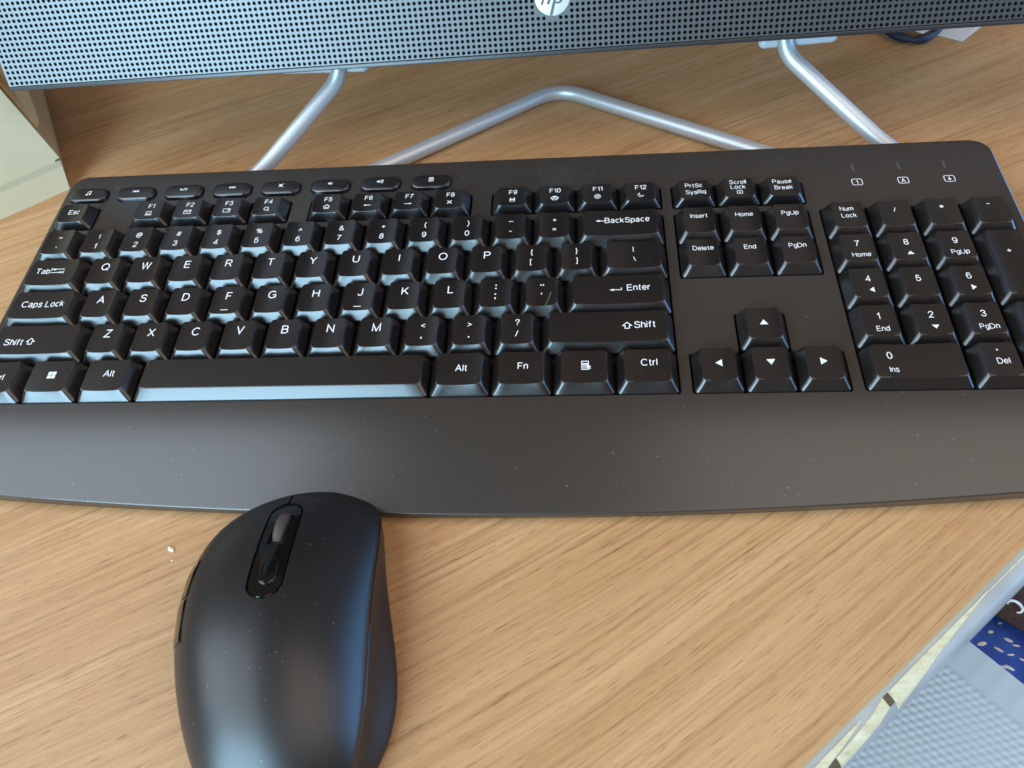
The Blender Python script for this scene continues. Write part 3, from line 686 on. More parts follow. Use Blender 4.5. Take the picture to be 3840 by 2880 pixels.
# number row
NUM = [('~', '`'), ('!', '1'), ('@', '2'), ('#', '3'), ('$', '4'), ('%', '5'), ('^', '6'), ('&', '7'), ('*', '8'), ('(', '9'), (')', '0')]
for i, (a, b) in enumerate(NUM):
    key(i, 4, 1, T2(a, b), 'number row key printed %s over %s' % (a, b))
dash = (Mark().box(-.95, .95, -.14, .14).at(0, 0))
key(11, 4, 1, [(dash, .2, .70), (Mark().box(-.55, .55, -.15, .15).at(0, 0), .2, .30)], 'number row key printed with a long and a short dash')
key(12, 4, 1, [(text_geo('+', 4.0, bold=.016), .3, .70), (text_geo('=', 4.0, bold=.016), .2, .32)], 'number row key printed + over =')
key(13, 4, 2, [(ic_back().at(0, 0), -8.6, .58), (text_geo('BackSpace', WORD, align='LEFT', bold=.016), -6.6, .60)], 'wide key printed BackSpace', dish=.55)
# Q row
key(0, 3, 1.5, [(text_geo('Tab', WORD, align='RIGHT', bold=.014), -1.5, .55), (ic_tab().at(0, 0, .95), 2.0, .56)], 'key printed Tab with two arrows')
for i, c in enumerate('QWERTYUIOP'): key(1.5 + i, 3, 1, T1(c), 'letter key %s' % c)
key(11.5, 3, 1, [(text_geo('{', 3.9, bold=.014), .2, .70), (text_geo('[', 3.9, bold=.014), .0, .33)], 'key printed with opening brackets')
key(12.5, 3, 1, [(text_geo('}', 3.9, bold=.014), .2, .70), (text_geo(']', 3.9, bold=.014), .2, .33)], 'key printed with closing brackets')
key(13.5, 3, 1.5, [(text_geo('|', 3.4, bold=.014), .0, .70), (text_geo('\\', 3.4, bold=.014), .3, .34)], 'key printed with a bar over a backslash')
# A row
key(0, 2, 1.75, [(text_geo('Caps Lock', WORD + .3, align='LEFT', bold=.014), -9.2, .53)], 'key printed Caps Lock')
hb = Mark().box(-1.45, 1.45, -.17, .17).at(0, 0)
for i, c in enumerate('ASDFGHJKL'):
    key(1.75 + i, 2, 1, T1(c) + ([(hb, 0, .14)] if c in 'FJ' else []), 'letter key %s%s' % (c, ' with a raised bar' if c in 'FJ' else ''))
def dots(*ys): 
    k = Mark()
    for y in ys: k.disc(0, y, .34, 10)
    return k.at(0, 0)
comma = Mark().poly([(-.3, .5), (.3, .5), (.3, -.05), (-.05, -.55), (-.25, -.4), (-.02, 0), (-.3, 0)])
key(10.75, 2, 1, [(dots(.75, -.85), .2, .72), (dots(.75), .1, .40), (comma.at(0, 0), .1, .30)], 'key printed with a colon over a semicolon')
key(11.75, 2, 1, [(join(comma.at(-.5, 0, -.8), comma.at(.5, 0, -.8)), .2, .74), (comma.at(0, 0, -.8), 0, .43)], 'key printed with quote marks')
key(12.75, 2, 2.25, [(ic_enter().at(0, 0, .92), -1.0, .52), (text_geo('Enter', WORD + .1, align='LEFT', bold=.014), 3.6, .56)], 'wide key printed Enter', dish=.55)
# Z row
key(0, 1, 2.25, [(text_geo('Shift', WORD + .2, align='LEFT', bold=.014), -13.2, .42), (ic_shift().at(0, 0, 1.0), -1.9, .44)], 'left wide key printed Shift', dish=.55)
for i, c in enumerate('ZXCVBNM'): key(2.25 + i, 1, 1, T1(c), 'letter key %s' % c)
key(9.25, 1, 1, [(text_geo('<', 4.0, bold=.016), .2, .68), (comma.at(0, 0), .0, .26)], 'key printed < over a comma')
key(10.25, 1, 1, [(text_geo('>', 4.0, bold=.016), .2, .68), (dots(0), .1, .26)], 'key printed > over a full stop')
key(11.25, 1, 1, [(text_geo('?', 4.4, bold=.014), .2, .72), (text_geo('/', 4.2, bold=.014), .1, .34)], 'key printed ? over /')
key(12.25, 1, 2.75, [(ic_shift().at(0, 0, 1.0), 7.6, .52), (text_geo('Shift', WORD + .2, align='LEFT', bold=.014), 10.3, .54)], 'right wide key printed Shift', dish=.55)
# bottom row
key(0, 0, 1.25, [(text_geo('Ctrl', WORD, bold=.014), 0.6, .50)], 'left key printed Ctrl')
key(1.25, 0, 1.25, [(ic_win().at(0, 0), .2, .54)], 'key printed with a four-pane window mark')
key(2.5, 0, 1.25, [(text_geo('Alt', WORD, bold=.014), .7, .56)], 'left key printed Alt')
def space():
    km = key_mesh(6.25 * U - .95, U - .95, 0.0, 4.1, 2.6, .6, 4.1)
    place('space_bar', None, (3.75 + 3.125) * U, .5, km, [])
space()
key(10, 0, 1.25, [(text_geo('Alt', WORD, bold=.014), .6, .53)], 'right key printed Alt')
key(11.25, 0, 1.25, [(text_geo('Fn', WORD, bold=.014), .6, .56)], 'key printed Fn')
key(12.5, 0, 1.25, [(ic_menu().at(0, 0, 1.05), .7, .54)], 'key printed with a menu list and pointer')
key(13.75, 0, 1.25, [(text_geo('Ctrl', WORD, bold=.014), .7, .60)], 'right key printed Ctrl')
# function row
FI = [ic_pc, ic_mail, ic_card, ic_find, ic_home, ic_left, ic_right, ic_x, ic_disk, ic_print, ic_gear, ic_moon]
def fkey(u, legend, label):
    km = key_mesh(U - .95, 13.9, .50, 1.75, 2.85, .9, 4.2)
    return place('key', label, (u + .5) * U, FY + .45, km, [put(g_, dx, fy(km, f)) for g_, dx, f in legend])
fkey(0, [(text_geo('Esc', 3.9, bold=.016), .5, .56)], 'key printed Esc')
for i, icn in enumerate(FI):
    u = (2, 3, 4, 5, 6.5, 7.5, 8.5, 9.5, 11, 12, 13, 14)[i]
    o = fkey(u, [(text_geo('F%d' % (i + 1), 3.7, bold=.016), .4, .74), (icn().at(0, 0, 1.0), .2, .33)], 'function key F%d' % (i + 1))
    if i == 8:
        km = key_mesh(U - .95, 13.9, .50, 1.75, 2.85, .9, 4.2); V, F = put(ic_disk2().at(0, 0), .2, fy(km, .33))
        link('legend', mesh('legend', [(a, b, km[1](a, b) + .11 + c) for a, b, c in V], F), M_key, o)
fkey(15.25, [(text_geo('PrtSc', 3.4, bold=.016), -.2, .72), (text_geo('SysRq', 3.4, bold=.016), .3, .36)], 'key printed PrtSc and SysRq')
fkey(16.25, [(text_geo('Scroll', 3.4, bold=.016), -.1, .82), (text_geo('Lock', 3.4, bold=.016), -.3, .56), (ic_lock().at(0, 0, .95), .2, .28)], 'key printed Scroll Lock')
fkey(17.25, [(text_geo('Pause', 3.4, bold=.016), -.2, .76), (text_geo('Break', 3.4, bold=.016), .0, .44)], 'key printed Pause and Break')
# navigation block
for u, r, t in ((15.25, 4, 'Insert'), (16.25, 4, 'Home'), (17.25, 4, 'PgUp'), (15.25, 3, 'Delete'), (16.25, 3, 'End'), (17.25, 3, 'PgDn')):
    key(u, r, 1, [(text_geo(t, 3.35, bold=.016), .2, .66)], 'navigation key printed %s' % t)
for u, r, d in ((16.25, 1, 'u'), (15.25, 0, 'l'), (16.25, 0, 'd'), (17.25, 0, 'r')):
    key(u, r, 1, [(tri(d).at(0, 0), .2, .54)], {'u': 'arrow key pointing up', 'l': 'arrow key pointing left', 'd': 'arrow key pointing down', 'r': 'arrow key pointing right'}[d])
# number pad
def npk(u, r, a, b, lab, w=1, h=1, dx=.2):
    lg = [(text_geo(a, 4.3, bold=.014), dx, .66 if b else .62)]
    if b in ('u', 'd', 'l', 'r'): lg.append((tri(b, 1.25, .85).at(0, 0), .7, .26))
    elif b: lg.append((text_geo(b, 3.3, bold=.016), dx + .4, .24))
    key(u, r, w, lg, lab, h)
key(18.5, 4, 1, [(text_geo('Num', 3.3, bold=.016), -.2, .74), (text_geo('Lock', 3.3, bold=.016), .1, .47)], 'number pad key printed Num Lock')
key(19.5, 4, 1, [(text_geo('/', 3.6, bold=.014), .1, .64)], 'number pad key printed /')
key(20.5, 4, 1, [(text_geo('*', 5.0, bold=.018), .1, .70)], 'number pad key printed *')
key(21.5, 4, 1, [(Mark().box(-.6, .6, -.16, .16).at(0, 0), -.2, .74)], 'number pad key printed with a minus')
npk(18.5, 3, '7', 'Home', 'number pad key 7'); npk(19.5, 3, '8', 'u', 'number pad key 8'); npk(20.5, 3, '9', 'PgUp', 'number pad key 9')
npk(18.5, 2, '4', 'l', 'number pad key 4'); npk(19.5, 2, '5', '', 'number pad key 5'); npk(20.5, 2, '6', 'r', 'number pad key 6')
npk(18.5, 1, '1', 'End', 'number pad key 1'); npk(19.5, 1, '2', 'd', 'number pad key 2'); npk(20.5, 1, '3', 'PgDn', 'number pad key 3')
npk(18.5, 0, '0', 'Ins', 'wide number pad key 0', 2, 1, -9.6)
key(20.5, 0, 1, [(dots(0), .0, .78), (text_geo('Del', 3.6, bold=.016), .8, .45)], 'number pad key printed Del')
key(21.5, 2, 1, [(text_geo('+', 4.2, bold=.016), 0, .66)], 'tall number pad key printed +', 2)
key(21.5, 0, 1, [(text_geo('Enter', 3.3, bold=.016), 0, .7)], 'tall number pad key printed Enter', 2)
# media keys
MI = [ic_note, ic_prev, ic_play, ic_next, ic_mute, ic_vdn, ic_vup, ic_calc]
ML = ['music note', 'previous track', 'play and pause', 'next track', 'mute', 'volume down', 'volume up', 'calculator']
def media_mesh():
    def R(i, r): return rrect(-9.3 + i, 9.3 - i, 0 + i, 8.6 - i, max(r, .4), 6, 4, 2)
    loops = [[(x, y, z) for x, y in R(i, r)] for z, i, r in ((-2.5, 0, 3.6), (1.3, 0, 3.6), (1.65, .25, 3.4), (1.85, .6, 3.2), (1.93, 1.0, 2.9))]
    V, F = loft(loops, True); return mesh('media_key', V, F, MM, 40)
mm_ = media_mesh()
for mx, icn, t in zip(MX, MI, ML):
    o = link('media_key', mm_, M_key if not mm_.materials else None, kb, 'small oval key marked %s' % t); o.location = (mx * MM, MY0 * MM, 0)
    V, F = icn().at(0.2, 5.0, .95); link('legend', mesh('legend', [(a, b, 1.965 + c) for a, b, c in V], F), M_white, o)
# status marks and their slim lamp slots
for lx, t in zip(LEDX, '1Av'):
    V, F = loft([[(x, y, z) for x, y in rrect(lx - .55 + i, lx + .55 - i, 118.6 + i, 123.8 - i, .5 - i, 3, 1, 1)] for z, i in ((-.2, 0), (.03, 0), (.05, .1))], True)
    link('status_lamp', mesh('status_lamp', V, F, MM, 40), M_led, kb)
    k = Mark(); k.rr(-2.0, 2.0, -1.75, 1.75, .75, .3)
    g1 = k.at(lx, 111.4)
    if t == 'v':
        a = Mark(); a.stroke([(0, 1.1), (0, -.2)], .38); a.poly([(0, -1.15), (.75, -.1), (-.75, -.1)]); g2 = a.at(lx, 111.4)
    else: g2 = text_geo(t, 3.4, lx, 111.4, bold=.016)
    V, F = join(g1, g2); link('status_mark', mesh('status_mark', [(a, b, .03 + c) for a, b, c in V], F), M_white, kb)

# ------------------------------------------------------------------ mouse
MOFF = Vector((155, -95, 0))
mouse = empty('mouse', 'black wireless mouse with a glossy centre strip, against the palm rest', 'mouse', Matrix.Translation(MOFF * MM))
# stations: y, left x, shell-edge x (right), base x (right), crest z, right edge z
ST = [(-40.6, 152, 166, 166, 13.0, 6.5), (-41.4, 145.5, 171.5, 171, 15.6, 7.5), (-43.2, 138.5, 175.5, 174.5, 18.0, 9.0), (-46.5, 131.5, 178.0, 176.5, 20.4, 10.5),
      (-51.5, 125, 179.6, 178.2, 23.0, 12.2), (-58, 120.3, 180.6, 179.6, 25.8, 13.8), (-66, 117.6, 181.3, 181.3, 28.6, 15.4), (-76, 116.6, 182.0, 184, 31.4, 17.0),
      (-87, 117.4, 183.0, 187.3, 33.6, 18.2), (-98, 119.8, 184.2, 190.4, 34.8, 18.8), (-108, 123.2, 185.2, 192.0, 34.6, 18.6), (-118, 127.4, 185.6, 191.6, 32.6, 17.4),
      (-127, 131.8, 184.8, 188.6, 28.6, 15.2), (-135, 136.8, 182.2, 184.2, 22.8, 12.2), (-141, 142.5, 178.0, 178.6, 16.6, 9.2), (-145, 149, 171.5, 171.5, 11.2, 7.0), (-146.2, 155, 165, 165, 8.6, 6.0)]
def mouse_shell():
    NA, NB = 12, 10; V, F = [], []
    for y, xl, xe, xr, zt, ze in ST:
        xc = xl + (xe - xl) * 0.50; row = []
        for k in range(NA + 1):
            a = math.pi / 2 * k / NA
            row.append((xc - (xc - xl) * math.cos(a) ** (2 / 2.5), 2.2 + (zt - 2.2) * math.sin(a) ** (2 / 2.5)))
        for k in range(1, NB + 1):
            a = math.radians(56) * k / NB; sm, cm = math.sin(math.radians(56)), math.cos(math.radians(56))
            row.append((xc + (xe - xc) * math.sin(a) / sm, ze + (zt - ze) * (math.cos(a) - cm) / (1 - cm)))
        row.append((xe - 2.2, ze - 1.6)); row.append((xe - 8, 2.2))
        V += [(x - MOFF.x, y - MOFF.y, z) for x, z in row]
    k = NA + 1 + NB + 2
    for i in range(len(ST) - 1):
        for j in range(k):
            j2 = (j + 1) % k; F.append((i * k + j, i * k + j2, (i + 1) * k + j2, (i + 1) * k + j))
    F.append(tuple(range(k))[::-1]); F.append(tuple((len(ST) - 1) * k + j for j in range(k)))
    return V, F
def subdivide(me, lv):
    o = bpy.data.objects.new('tmp', me); COL.objects.link(o)
    md = o.modifiers.new('s', 'SUBSURF'); md.levels = lv; md.render_levels = lv
    bpy.context.view_layer.update()
    r = bpy.data.meshes.new_from_object(o.evaluated_get(bpy.context.evaluated_depsgraph_get())); bpy.data.objects.remove(o); return r
shell0 = subdivide(mesh('shell', *mouse_shell()), 2)
bm = bmesh.new(); bm.from_mesh(shell0); bmesh.ops.recalc_face_normals(bm, faces=bm.faces); bm.to_mesh(shell0)
TREE = BVHTree.FromBMesh(bm); bm.free()
def surf(x, y):
    """height of the mouse shell at world mm x,y (mouse-local mm out)"""
    h = TREE.ray_cast(Vector(((x - MOFF.x) * MM, (y - MOFF.y) * MM, 0.1)), Vector((0, 0, -1)))
    return h[0].z / MM if h[0] is not None else 2.0
# centre strip outline: a slim leaning oval
PA, PB = Vector((150.0, -50.6)), Vector((152.6, -87.6))
def oval(grow, n=40):
    ax = (PA - PB); Ls = ax.length; d = ax.normalized(); q = Vector((d.y, -d.x)); c = (PA + PB) / 2; out = []
    hw, hl, eh = 5.75 + grow, Ls / 2 + 1.0 + grow, 6.4 + grow
    for k in range(n):
        a = 2 * math.pi * (k + .5) / n; sx, sy = math.cos(a), math.sin(a)
        px = hw * math.copysign(abs(sx) ** .9, sx)
        py = (hl - eh) * (1 if sy > 0 else -1) * min(1, abs(sy) / .18) + eh * math.copysign(abs(sy) ** 1.05, sy)
        out.append(c + q * px + d * py)
    return out
def cutter(poly, depth, top=50):
    n = len(poly); c = sum(poly, Vector((0, 0))) / n; V, F = [], []
    for s in (1, .75, .5, .25):
        for p in poly:
            w = c + (p - c) * s; V.append((w.x - MOFF.x, w.y - MOFF.y, surf(w.x, w.y) - depth))
    V.append((c.x - MOFF.x, c.y - MOFF.y, surf(c.x, c.y) - depth)); b = len(V) - 1
    t = len(V)
    for p in poly: V.append((p.x - MOFF.x, p.y - MOFF.y, top))
    for r in range(3):
        for k in range(n): k2 = (k + 1) % n; F.append((r * n + k, (r + 1) * n + k, (r + 1) * n + k2, r * n + k2))
    for k in range(n):
        k2 = (k + 1) % n; F.append((3 * n + k, b, 3 * n + k2)); F.append((k, k2, t + k2, t + k))
    F.append(tuple(t + k for k in range(n)))
    return V, F
def boolean(me, cut, op='DIFFERENCE'):
    a = bpy.data.objects.new('a', me); COL.objects.link(a); b = bpy.data.objects.new('b', cut); COL.objects.link(b)
    for q in (me, cut):
        w = bmesh.new(); w.from_mesh(q); bmesh.ops.recalc_face_normals(w, faces=w.faces); w.to_mesh(q); w.free()
    md = a.modifiers.new('m', 'BOOLEAN'); md.operation = op; md.object = b; md.solver = 'EXACT'
    bpy.context.view_layer.update()
    r = bpy.data.meshes.new_from_object(a.evaluated_get(bpy.context.evaluated_depsgraph_get()))
    bpy.data.objects.remove(a); bpy.data.objects.remove(b); return r
shell = boolean(shell0, mesh('c', *cutter(oval(0.0), 1.6)))
sl = [Vector((149.0, -52)), Vector((149.7, -52)), Vector((148.9, -38)), Vector((147.6, -38))]
slot_cut = mesh('c', *join(([(p.x - MOFF.x, p.y - MOFF.y, z) for z in (8, 50) for p in sl], [(3, 2, 1, 0), (4, 5, 6, 7), (0, 1, 5, 4), (1, 2, 6, 5), (2, 3, 7, 6), (3, 0, 4, 7)])))
shell = boolean(shell, slot_cut)
shell.polygons.foreach_set('use_smooth', [True] * len(shell.polygons)); shell.set_sharp_from_angle(angle=math.radians(45))
link('shell', shell, M_mouse, mouse)
# glossy strip
def strip_mesh(grow, inset):
    poly = oval(grow, 48); n = len(poly); c = sum(poly, Vector((0, 0))) / n; V, F = [], []
    rings = [(1.0, 1.5), (1.0, inset + .25), (.985, inset)] + [(s, inset) for s in (.93, .85, .75, .6, .45, .3, .15)]
    for s, dz in rings:
        for p in poly:
            w = c + (p - c) * s; V.append((w.x - MOFF.x, w.y - MOFF.y, surf(w.x, w.y) - dz))
    for r in range(len(rings) - 1):
        for k in range(n): k2 = (k + 1) % n; F.append((r * n + k, r * n + k2, (r + 1) * n + k2, (r + 1) * n + k))
    F.append(tuple((len(rings) - 1) * n + k for k in range(n))); F.append(tuple(range(n))[::-1])
    return mesh('centre_strip', V, F, MM, 40)
strip = strip_mesh(-0.55, 0.25)
wc = Vector((150.2, -62.3))
cutw = mesh('c', *box_geo(wc.x - 2.0 - MOFF.x, wc.x + 3.4 - MOFF.x, wc.y - 6.2 - MOFF.y, wc.y + 6.6 - MOFF.y, 10, 50))
strip = boolean(strip, cutw); strip.polygons.foreach_set('use_smooth', [True] * len(strip.polygons)); strip.set_sharp_from_angle(angle=math.radians(40))
sto = link('centre_strip', strip, M_gloss, mouse)
pocket = loft([[(x - MOFF.x, y - MOFF.y, z) for x, y in rrect(wc.x - 3, wc.x + 4, wc.y - 7.5, wc.y + 7.5, .5, 2, 1, 1)] for z in (17.0, 17.6)], True, True)
link('wheel_pocket', mesh('wheel_pocket', *pocket), M_dark, sto)
# scroll wheel
def wheel():
    V, F = [], []; n = 40; prof = [(-1.7, 8.2), (-1.45, 8.9), (-1.0, 9.15), (0, 9.2), (1.0, 9.15), (1.45, 8.9), (1.7, 8.2)]; k = len(prof)
    zc = surf(wc.x, wc.y) - 8.3
    for i in range(n):
        a = 2 * math.pi * i / n
        for x, r in prof: V.append((wc.x - MOFF.x + .1 + x, wc.y - MOFF.y + r * math.cos(a), zc + r * math.sin(a)))
    for i in range(n):
        i2 = (i + 1) % n
        for j in range(k - 1): F.append((i * k + j, i * k + j + 1, i2 * k + j + 1, i2 * k + j))
    F.append(tuple(i * k for i in range(n))); F.append(tuple(i * k + k - 1 for i in range(n))[::-1])
    return link('scroll_wheel', mesh('scroll_wheel', V, F, MM, 50), M_rubber, mouse)
wheel()
def dpi():
    P = []; c = Vector((152.2, -78.6)); d = (PA - PB).normalized(); q = Vector((d.y, -d.x))
    for x, y in rrect(-2.7, 2.7, -5.0, 5.0, 2.5, 6, 2, 3): P.append(c + q * x + d * y)
    V, F = [], []; n = len(P); rings = [(1.0, -.5), (1.0, .25), (.96, .5), (.86, .68), (.7, .74), (.35, .74)]
    for s, dz in rings:
        for p in P:
            w = c + (p - c) * s; V.append((w.x - MOFF.x, w.y - MOFF.y, surf(w.x, w.y) - .4 + dz))
    for r in range(len(rings) - 1):
        for k in range(n): k2 = (k + 1) % n; F.append((r * n + k, r * n + k2, (r + 1) * n + k2, (r + 1) * n + k))
    F.append(tuple((len(rings) - 1) * n + k for k in range(n)))
    return link('mode_button', mesh('mode_button', V, F, MM, 60), M_gloss, mouse)
dpi()
# flared right flank
def flank():
    V, F = [], []; m_ = 9
    for i, (y, xl, xe, xr, zt, ze) in enumerate(ST):
        for j in range(m_):
            t = j / (m_ - 1); x0, z0, x1, z1 = xe - .45, ze - .25, xr, 1.2
            bul = math.sin(math.pi * t) * -1.4 if xr > xe + 1.5 else math.sin(math.pi * t) * .4
            V.append((x0 + (x1 - x0) * t ** 1.25 + bul * (1 - t) - MOFF.x, y - MOFF.y, z0 + (z1 - z0) * t))
        V.append((xe - 10 - MOFF.x if xe - 10 > xl else (xl + xe) / 2 - MOFF.x, y - MOFF.y, 1.2))
        V.append((xe - 6 - MOFF.x if xe - 6 > xl else (xl + xe) / 2 - MOFF.x, y - MOFF.y, ze - 2.0))
    k = m_ + 2
    for i in range(len(ST) - 1):
        for j in range(k):
            j2 = (j + 1) % k; F.append((i * k + j, (i + 1) * k + j, (i + 1) * k + j2, i * k + j2))
    F.append(tuple(range(k))); F.append(tuple((len(ST) - 1) * k + j for j in range(k))[::-1])
    me = mesh('side_grip', V, F)
    w = bmesh.new(); w.from_mesh(me); bmesh.ops.recalc_face_normals(w, faces=w.faces); w.to_mesh(me); w.free()
    me = subdivide(me, 1); me.polygons.foreach_set('use_smooth', [True] * len(me.polygons)); me.set_sharp_from_angle(angle=math.radians(50))
    return link('side_grip', me, M_side, mouse)
flank()
# two thumb buttons on the left flank
def thumb(y0, y1):
    V, F = [], []; n = 12; m_ = 4
    def left_x(y):
        for (a, b) in zip(ST, ST[1:]):
            if b[0] <= y <= a[0]:
                t = (a[0] - y) / (a[0] - b[0]); return a[1] + (b[1] - a[1]) * t, a[4] + (b[4] - a[4]) * t, (a[1] + (a[2] - a[1]) * .5) * (1 - t) + (b[1] + (b[2] - b[1]) * .5) * t
    for i in range(n + 1):
        y = y0 + (y1 - y0) * i / n; xl, zt, xc = left_x(y); e_ = min(i, n - i); out = .15 if e_ > 0 else 0
        for aa in (24, 31, 38, 45):
            a = math.radians(aa); o_ = out if aa in (31, 38) else out * .4
            V.append((xc - (xc - xl) * math.cos(a) ** .8 - o_ - MOFF.x, y - MOFF.y, 2.2 + (zt - 2.2) * math.sin(a) ** .8 + .2))
        V.append((xl + 4 - MOFF.x, y - MOFF.y, 2.2 + (zt - 2.2) * .6)); 
    k = 5
    for i in range(n):
        for j in range(k): j2 = (j + 1) % k; F.append((i * k + j, (i + 1) * k + j, (i + 1) * k + j2, i * k + j2))
    F.append(tuple(range(k))); F.append(tuple(n * k + j for j in range(k))[::-1])
    return link('side_button', mesh('side_button', V, F, MM, 50), M_gloss, mouse)
thumb(-71, -84.5); thumb(-85.3, -99.5)

# ------------------------------------------------------------------ computer: all-in-one monitor on a bent-rod stand
t_, a_ = math.radians(20), math.radians(.78)
ex = Vector((math.cos(a_), math.sin(a_), 0)); up = Vector((-math.sin(t_) * math.sin(a_), math.sin(t_) * math.cos(a_), math.cos(t_)))
roll = 0.0048
ex, up = (ex + up * roll).normalized(), (up - ex * roll).normalized(); bk = up.cross(ex)  # into the screen
O = Vector((-31.3, 165.5, 54)) - up * .3
MT = Matrix(((ex.x, bk.x, up.x, O.x * MM), (ex.y, bk.y, up.y, O.y * MM), (ex.z, bk.z, up.z, O.z * MM), (0, 0, 0, 1)))
mon = empty('all_in_one_computer', 'dark all-in-one computer with a perforated speaker bar and bent rod stand', 'computer', MT)
WM, HM = 540.0, 335.0
hv = join(box_geo(0, WM, 0.0, 24, 0, HM), box_geo(0, WM, -.8, 0.02, 0, 2.0))
link('housing', bevel_mesh(mesh('housing', *join(box_geo(0, WM, 5, 24, 0.0, HM))), 1.2, 3), M_house, mon)
link('bottom_rim', bevel_mesh(mesh('bottom_rim', *box_geo(0.3, WM - .3, -.9, 6.5, 0.15, 2.1)), .35, 2), M_house, mon)
def grille():
    px, pz = 2.56, 2.50; nx, nz_ = 209, 21; x_0 = 2.3 - px / 2; z_0 = 3.7 - pz / 2; n = 10
    lx, lz, lr = 270.2, 24.9, 9.2
    V, F = [], []; idx = {}
    def vid(x, y, z):
        k = (round(x, 3), round(y, 3), round(z, 3))
        if k not in idx: idx[k] = len(V); V.append((x, y, z))
        return idx[k]
    cosn = [(math.cos(2 * math.pi * k / n + math.pi / 4), math.sin(2 * math.pi * k / n + math.pi / 4)) for k in range(n)]
    for i in range(nx):
        for j in range(nz_):
            xa, xb = x_0 + i * px, x_0 + (i + 1) * px; za, zb = z_0 + j * pz, z_0 + (j + 1) * pz; cx, cz = (xa + xb) / 2, (za + zb) / 2
            cs = [vid(xb, -.8, zb), vid(xa, -.8, zb), vid(xa, -.8, za), vid(xb, -.8, za)]
            if math.hypot(cx - lx, cz - lz) < lr: F.append((cs[0], cs[3], cs[2], cs[1])[::-1]); continue
            o = len(V)
            for c, s in cosn: V.append((cx + .84 * c, -.8, cz + .84 * s))
            for c, s in cosn: V.append((cx + .70 * c, .35, cz + .70 * s))
            # corners sit at 45, 135, 225, 315 degrees; spread ring points over them
            own = [min(3, int(k * 4 / n + .5) % 4) for k in range(n)]
            for k in range(n):
                k2 = (k + 1) % n
                if own[k] == own[k2]: F.append((o + k, o + k2, cs[own[k]]))
                else: F.append((o + k, o + k2, cs[own[k2]], cs[own[k]]))
                F.append((o + k, o + n + k, o + n + k2, o + k2))
    xa, xb, za, zb = x_0, x_0 + nx * px, z_0, z_0 + nz_ * pz
    # plain margins around the field
    X_0, X_1, Z_0, Z_1 = .4, WM - .4, 2.4, 58
    def quad(a, b, c, d): o = len(V); V.extend([a, b, c, d]); F.append((o, o + 1, o + 2, o + 3))
    y = -.8
    quad((X_0, y, Z_0), (X_1, y, Z_0), (X_1, y, za), (X_0, y, za)); quad((X_0, y, zb), (X_1, y, zb), (X_1, y, Z_1), (X_0, y, Z_1))
    quad((X_0, y, za), (xa, y, za), (xa, y, zb), (X_0, y, zb)); quad((xb, y, za), (X_1, y, za), (X_1, y, zb), (xb, y, zb))
    quad((X_0, .3, Z_0), (X_1, .3, Z_0), (X_1, y, Z_0), (X_0, y, Z_0)); quad((X_0, .3, Z_1), (X_0, y, Z_1), (X_1, y, Z_1), (X_1, .3, Z_1))
    quad((X_0, .3, Z_0), (X_0, y, Z_0), (X_0, y, Z_1), (X_0, .3, Z_1)); quad((X_1, .3, Z_0), (X_1, .3, Z_1), (X_1, y, Z_1), (X_1, y, Z_0))
    me = mesh('speaker_grille', V, F)
    w = bmesh.new(); w.from_mesh(me); bmesh.ops.recalc_face_normals(w, faces=w.faces)
    w.faces.ensure_lookup_table(); w.to_mesh(me); w.free()
    return link('speaker_grille', me, M_grille, mon)
gr = grille()
link('grille_backing', mesh('grille_backing', *box_geo(1.6, WM - 1.6, 4.0, 4.4, 2.4, 57.5)), M_dark, gr)
for x_ in (0.25, WM - 1.45): link('side_rim', bevel_mesh(mesh('side_rim', *box_geo(x_, x_ + 1.2, -.3, 6.5, 1.5, HM - 1)), .3, 2), M_house, mon)
link('screen', bevel_mesh(mesh('screen', *box_geo(1.7, WM - 1.7, -.7, 5.5, 59, HM - 2)), .2, 1), M_screen, mon)
def logo():
    R0 = 7.9; n = 56
    V, F = loft([[(R0 * s * math.cos(2 * math.pi * k / n), -y, R0 * s * math.sin(2 * math.pi * k / n)) for k in range(n)][::-1] for s, y in ((1, .79), (1, 1.0), (.985, 1.06))], True)
    V = [(x + 270.2, y, z + 24.9) for x, y, z in V]
    lg = link('logo_badge', mesh('logo_badge', V, F, MM, 40), M_logo, mon)
    sh = .30
    def S_(x, z): return (270.2 + x + z * sh, -1.075, 24.9 + z)
    def rimx(x, z0, sgn):   # run a slanted line out to the rim of the disc
        z = z0
        while math.hypot(x + z * sh, z) < R0 * .985 and abs(z) < 9: z += .05 * sgn
        return z
    P = []
    # h: tall stem, arch, right leg
    w_ = 1.35; hx = -4.6
    P.append([S_(hx, -3.1), S_(hx + w_, -3.1), S_(hx + w_, rimx(hx + w_, 0, 1)), S_(hx, rimx(hx, 0, 1))])
    P.append([S_(hx + w_ + .02, 2.5), S_(hx + w_ + .02, 3.5), S_(hx + 3.2, 3.5), S_(hx + 4.15, 2.9), S_(hx + 4.15, -3.1), S_(hx + 2.8, -3.1), S_(hx + 2.8, 2.5)])
    # p: long stem, bowl
    px = .75
    P.append([S_(px, rimx(px, 0, -1)), S_(px + w_, rimx(px + w_, 0, -1)), S_(px + w_, 3.5), S_(px, 3.5)])
    P.append([S_(px + w_ + .02, 2.6), S_(px + w_ + .02, 3.5), S_(px + 3.4, 3.5), S_(px + 4.3, 2.9), S_(px + 4.3, -2.0), S_(px + 3.5, -2.9), S_(px + w_ + .02, -2.9), S_(px + w_ + .02, -2.1), S_(px + 2.95, -2.1), S_(px + 2.95, 2.6)])
    V, F = [], []
    for q in P: o = len(V); V += q; F.append(tuple(range(o, o + len(q))))
    link('logo_letters', mesh('logo_letters', V, F), M_grille, lg)
logo()
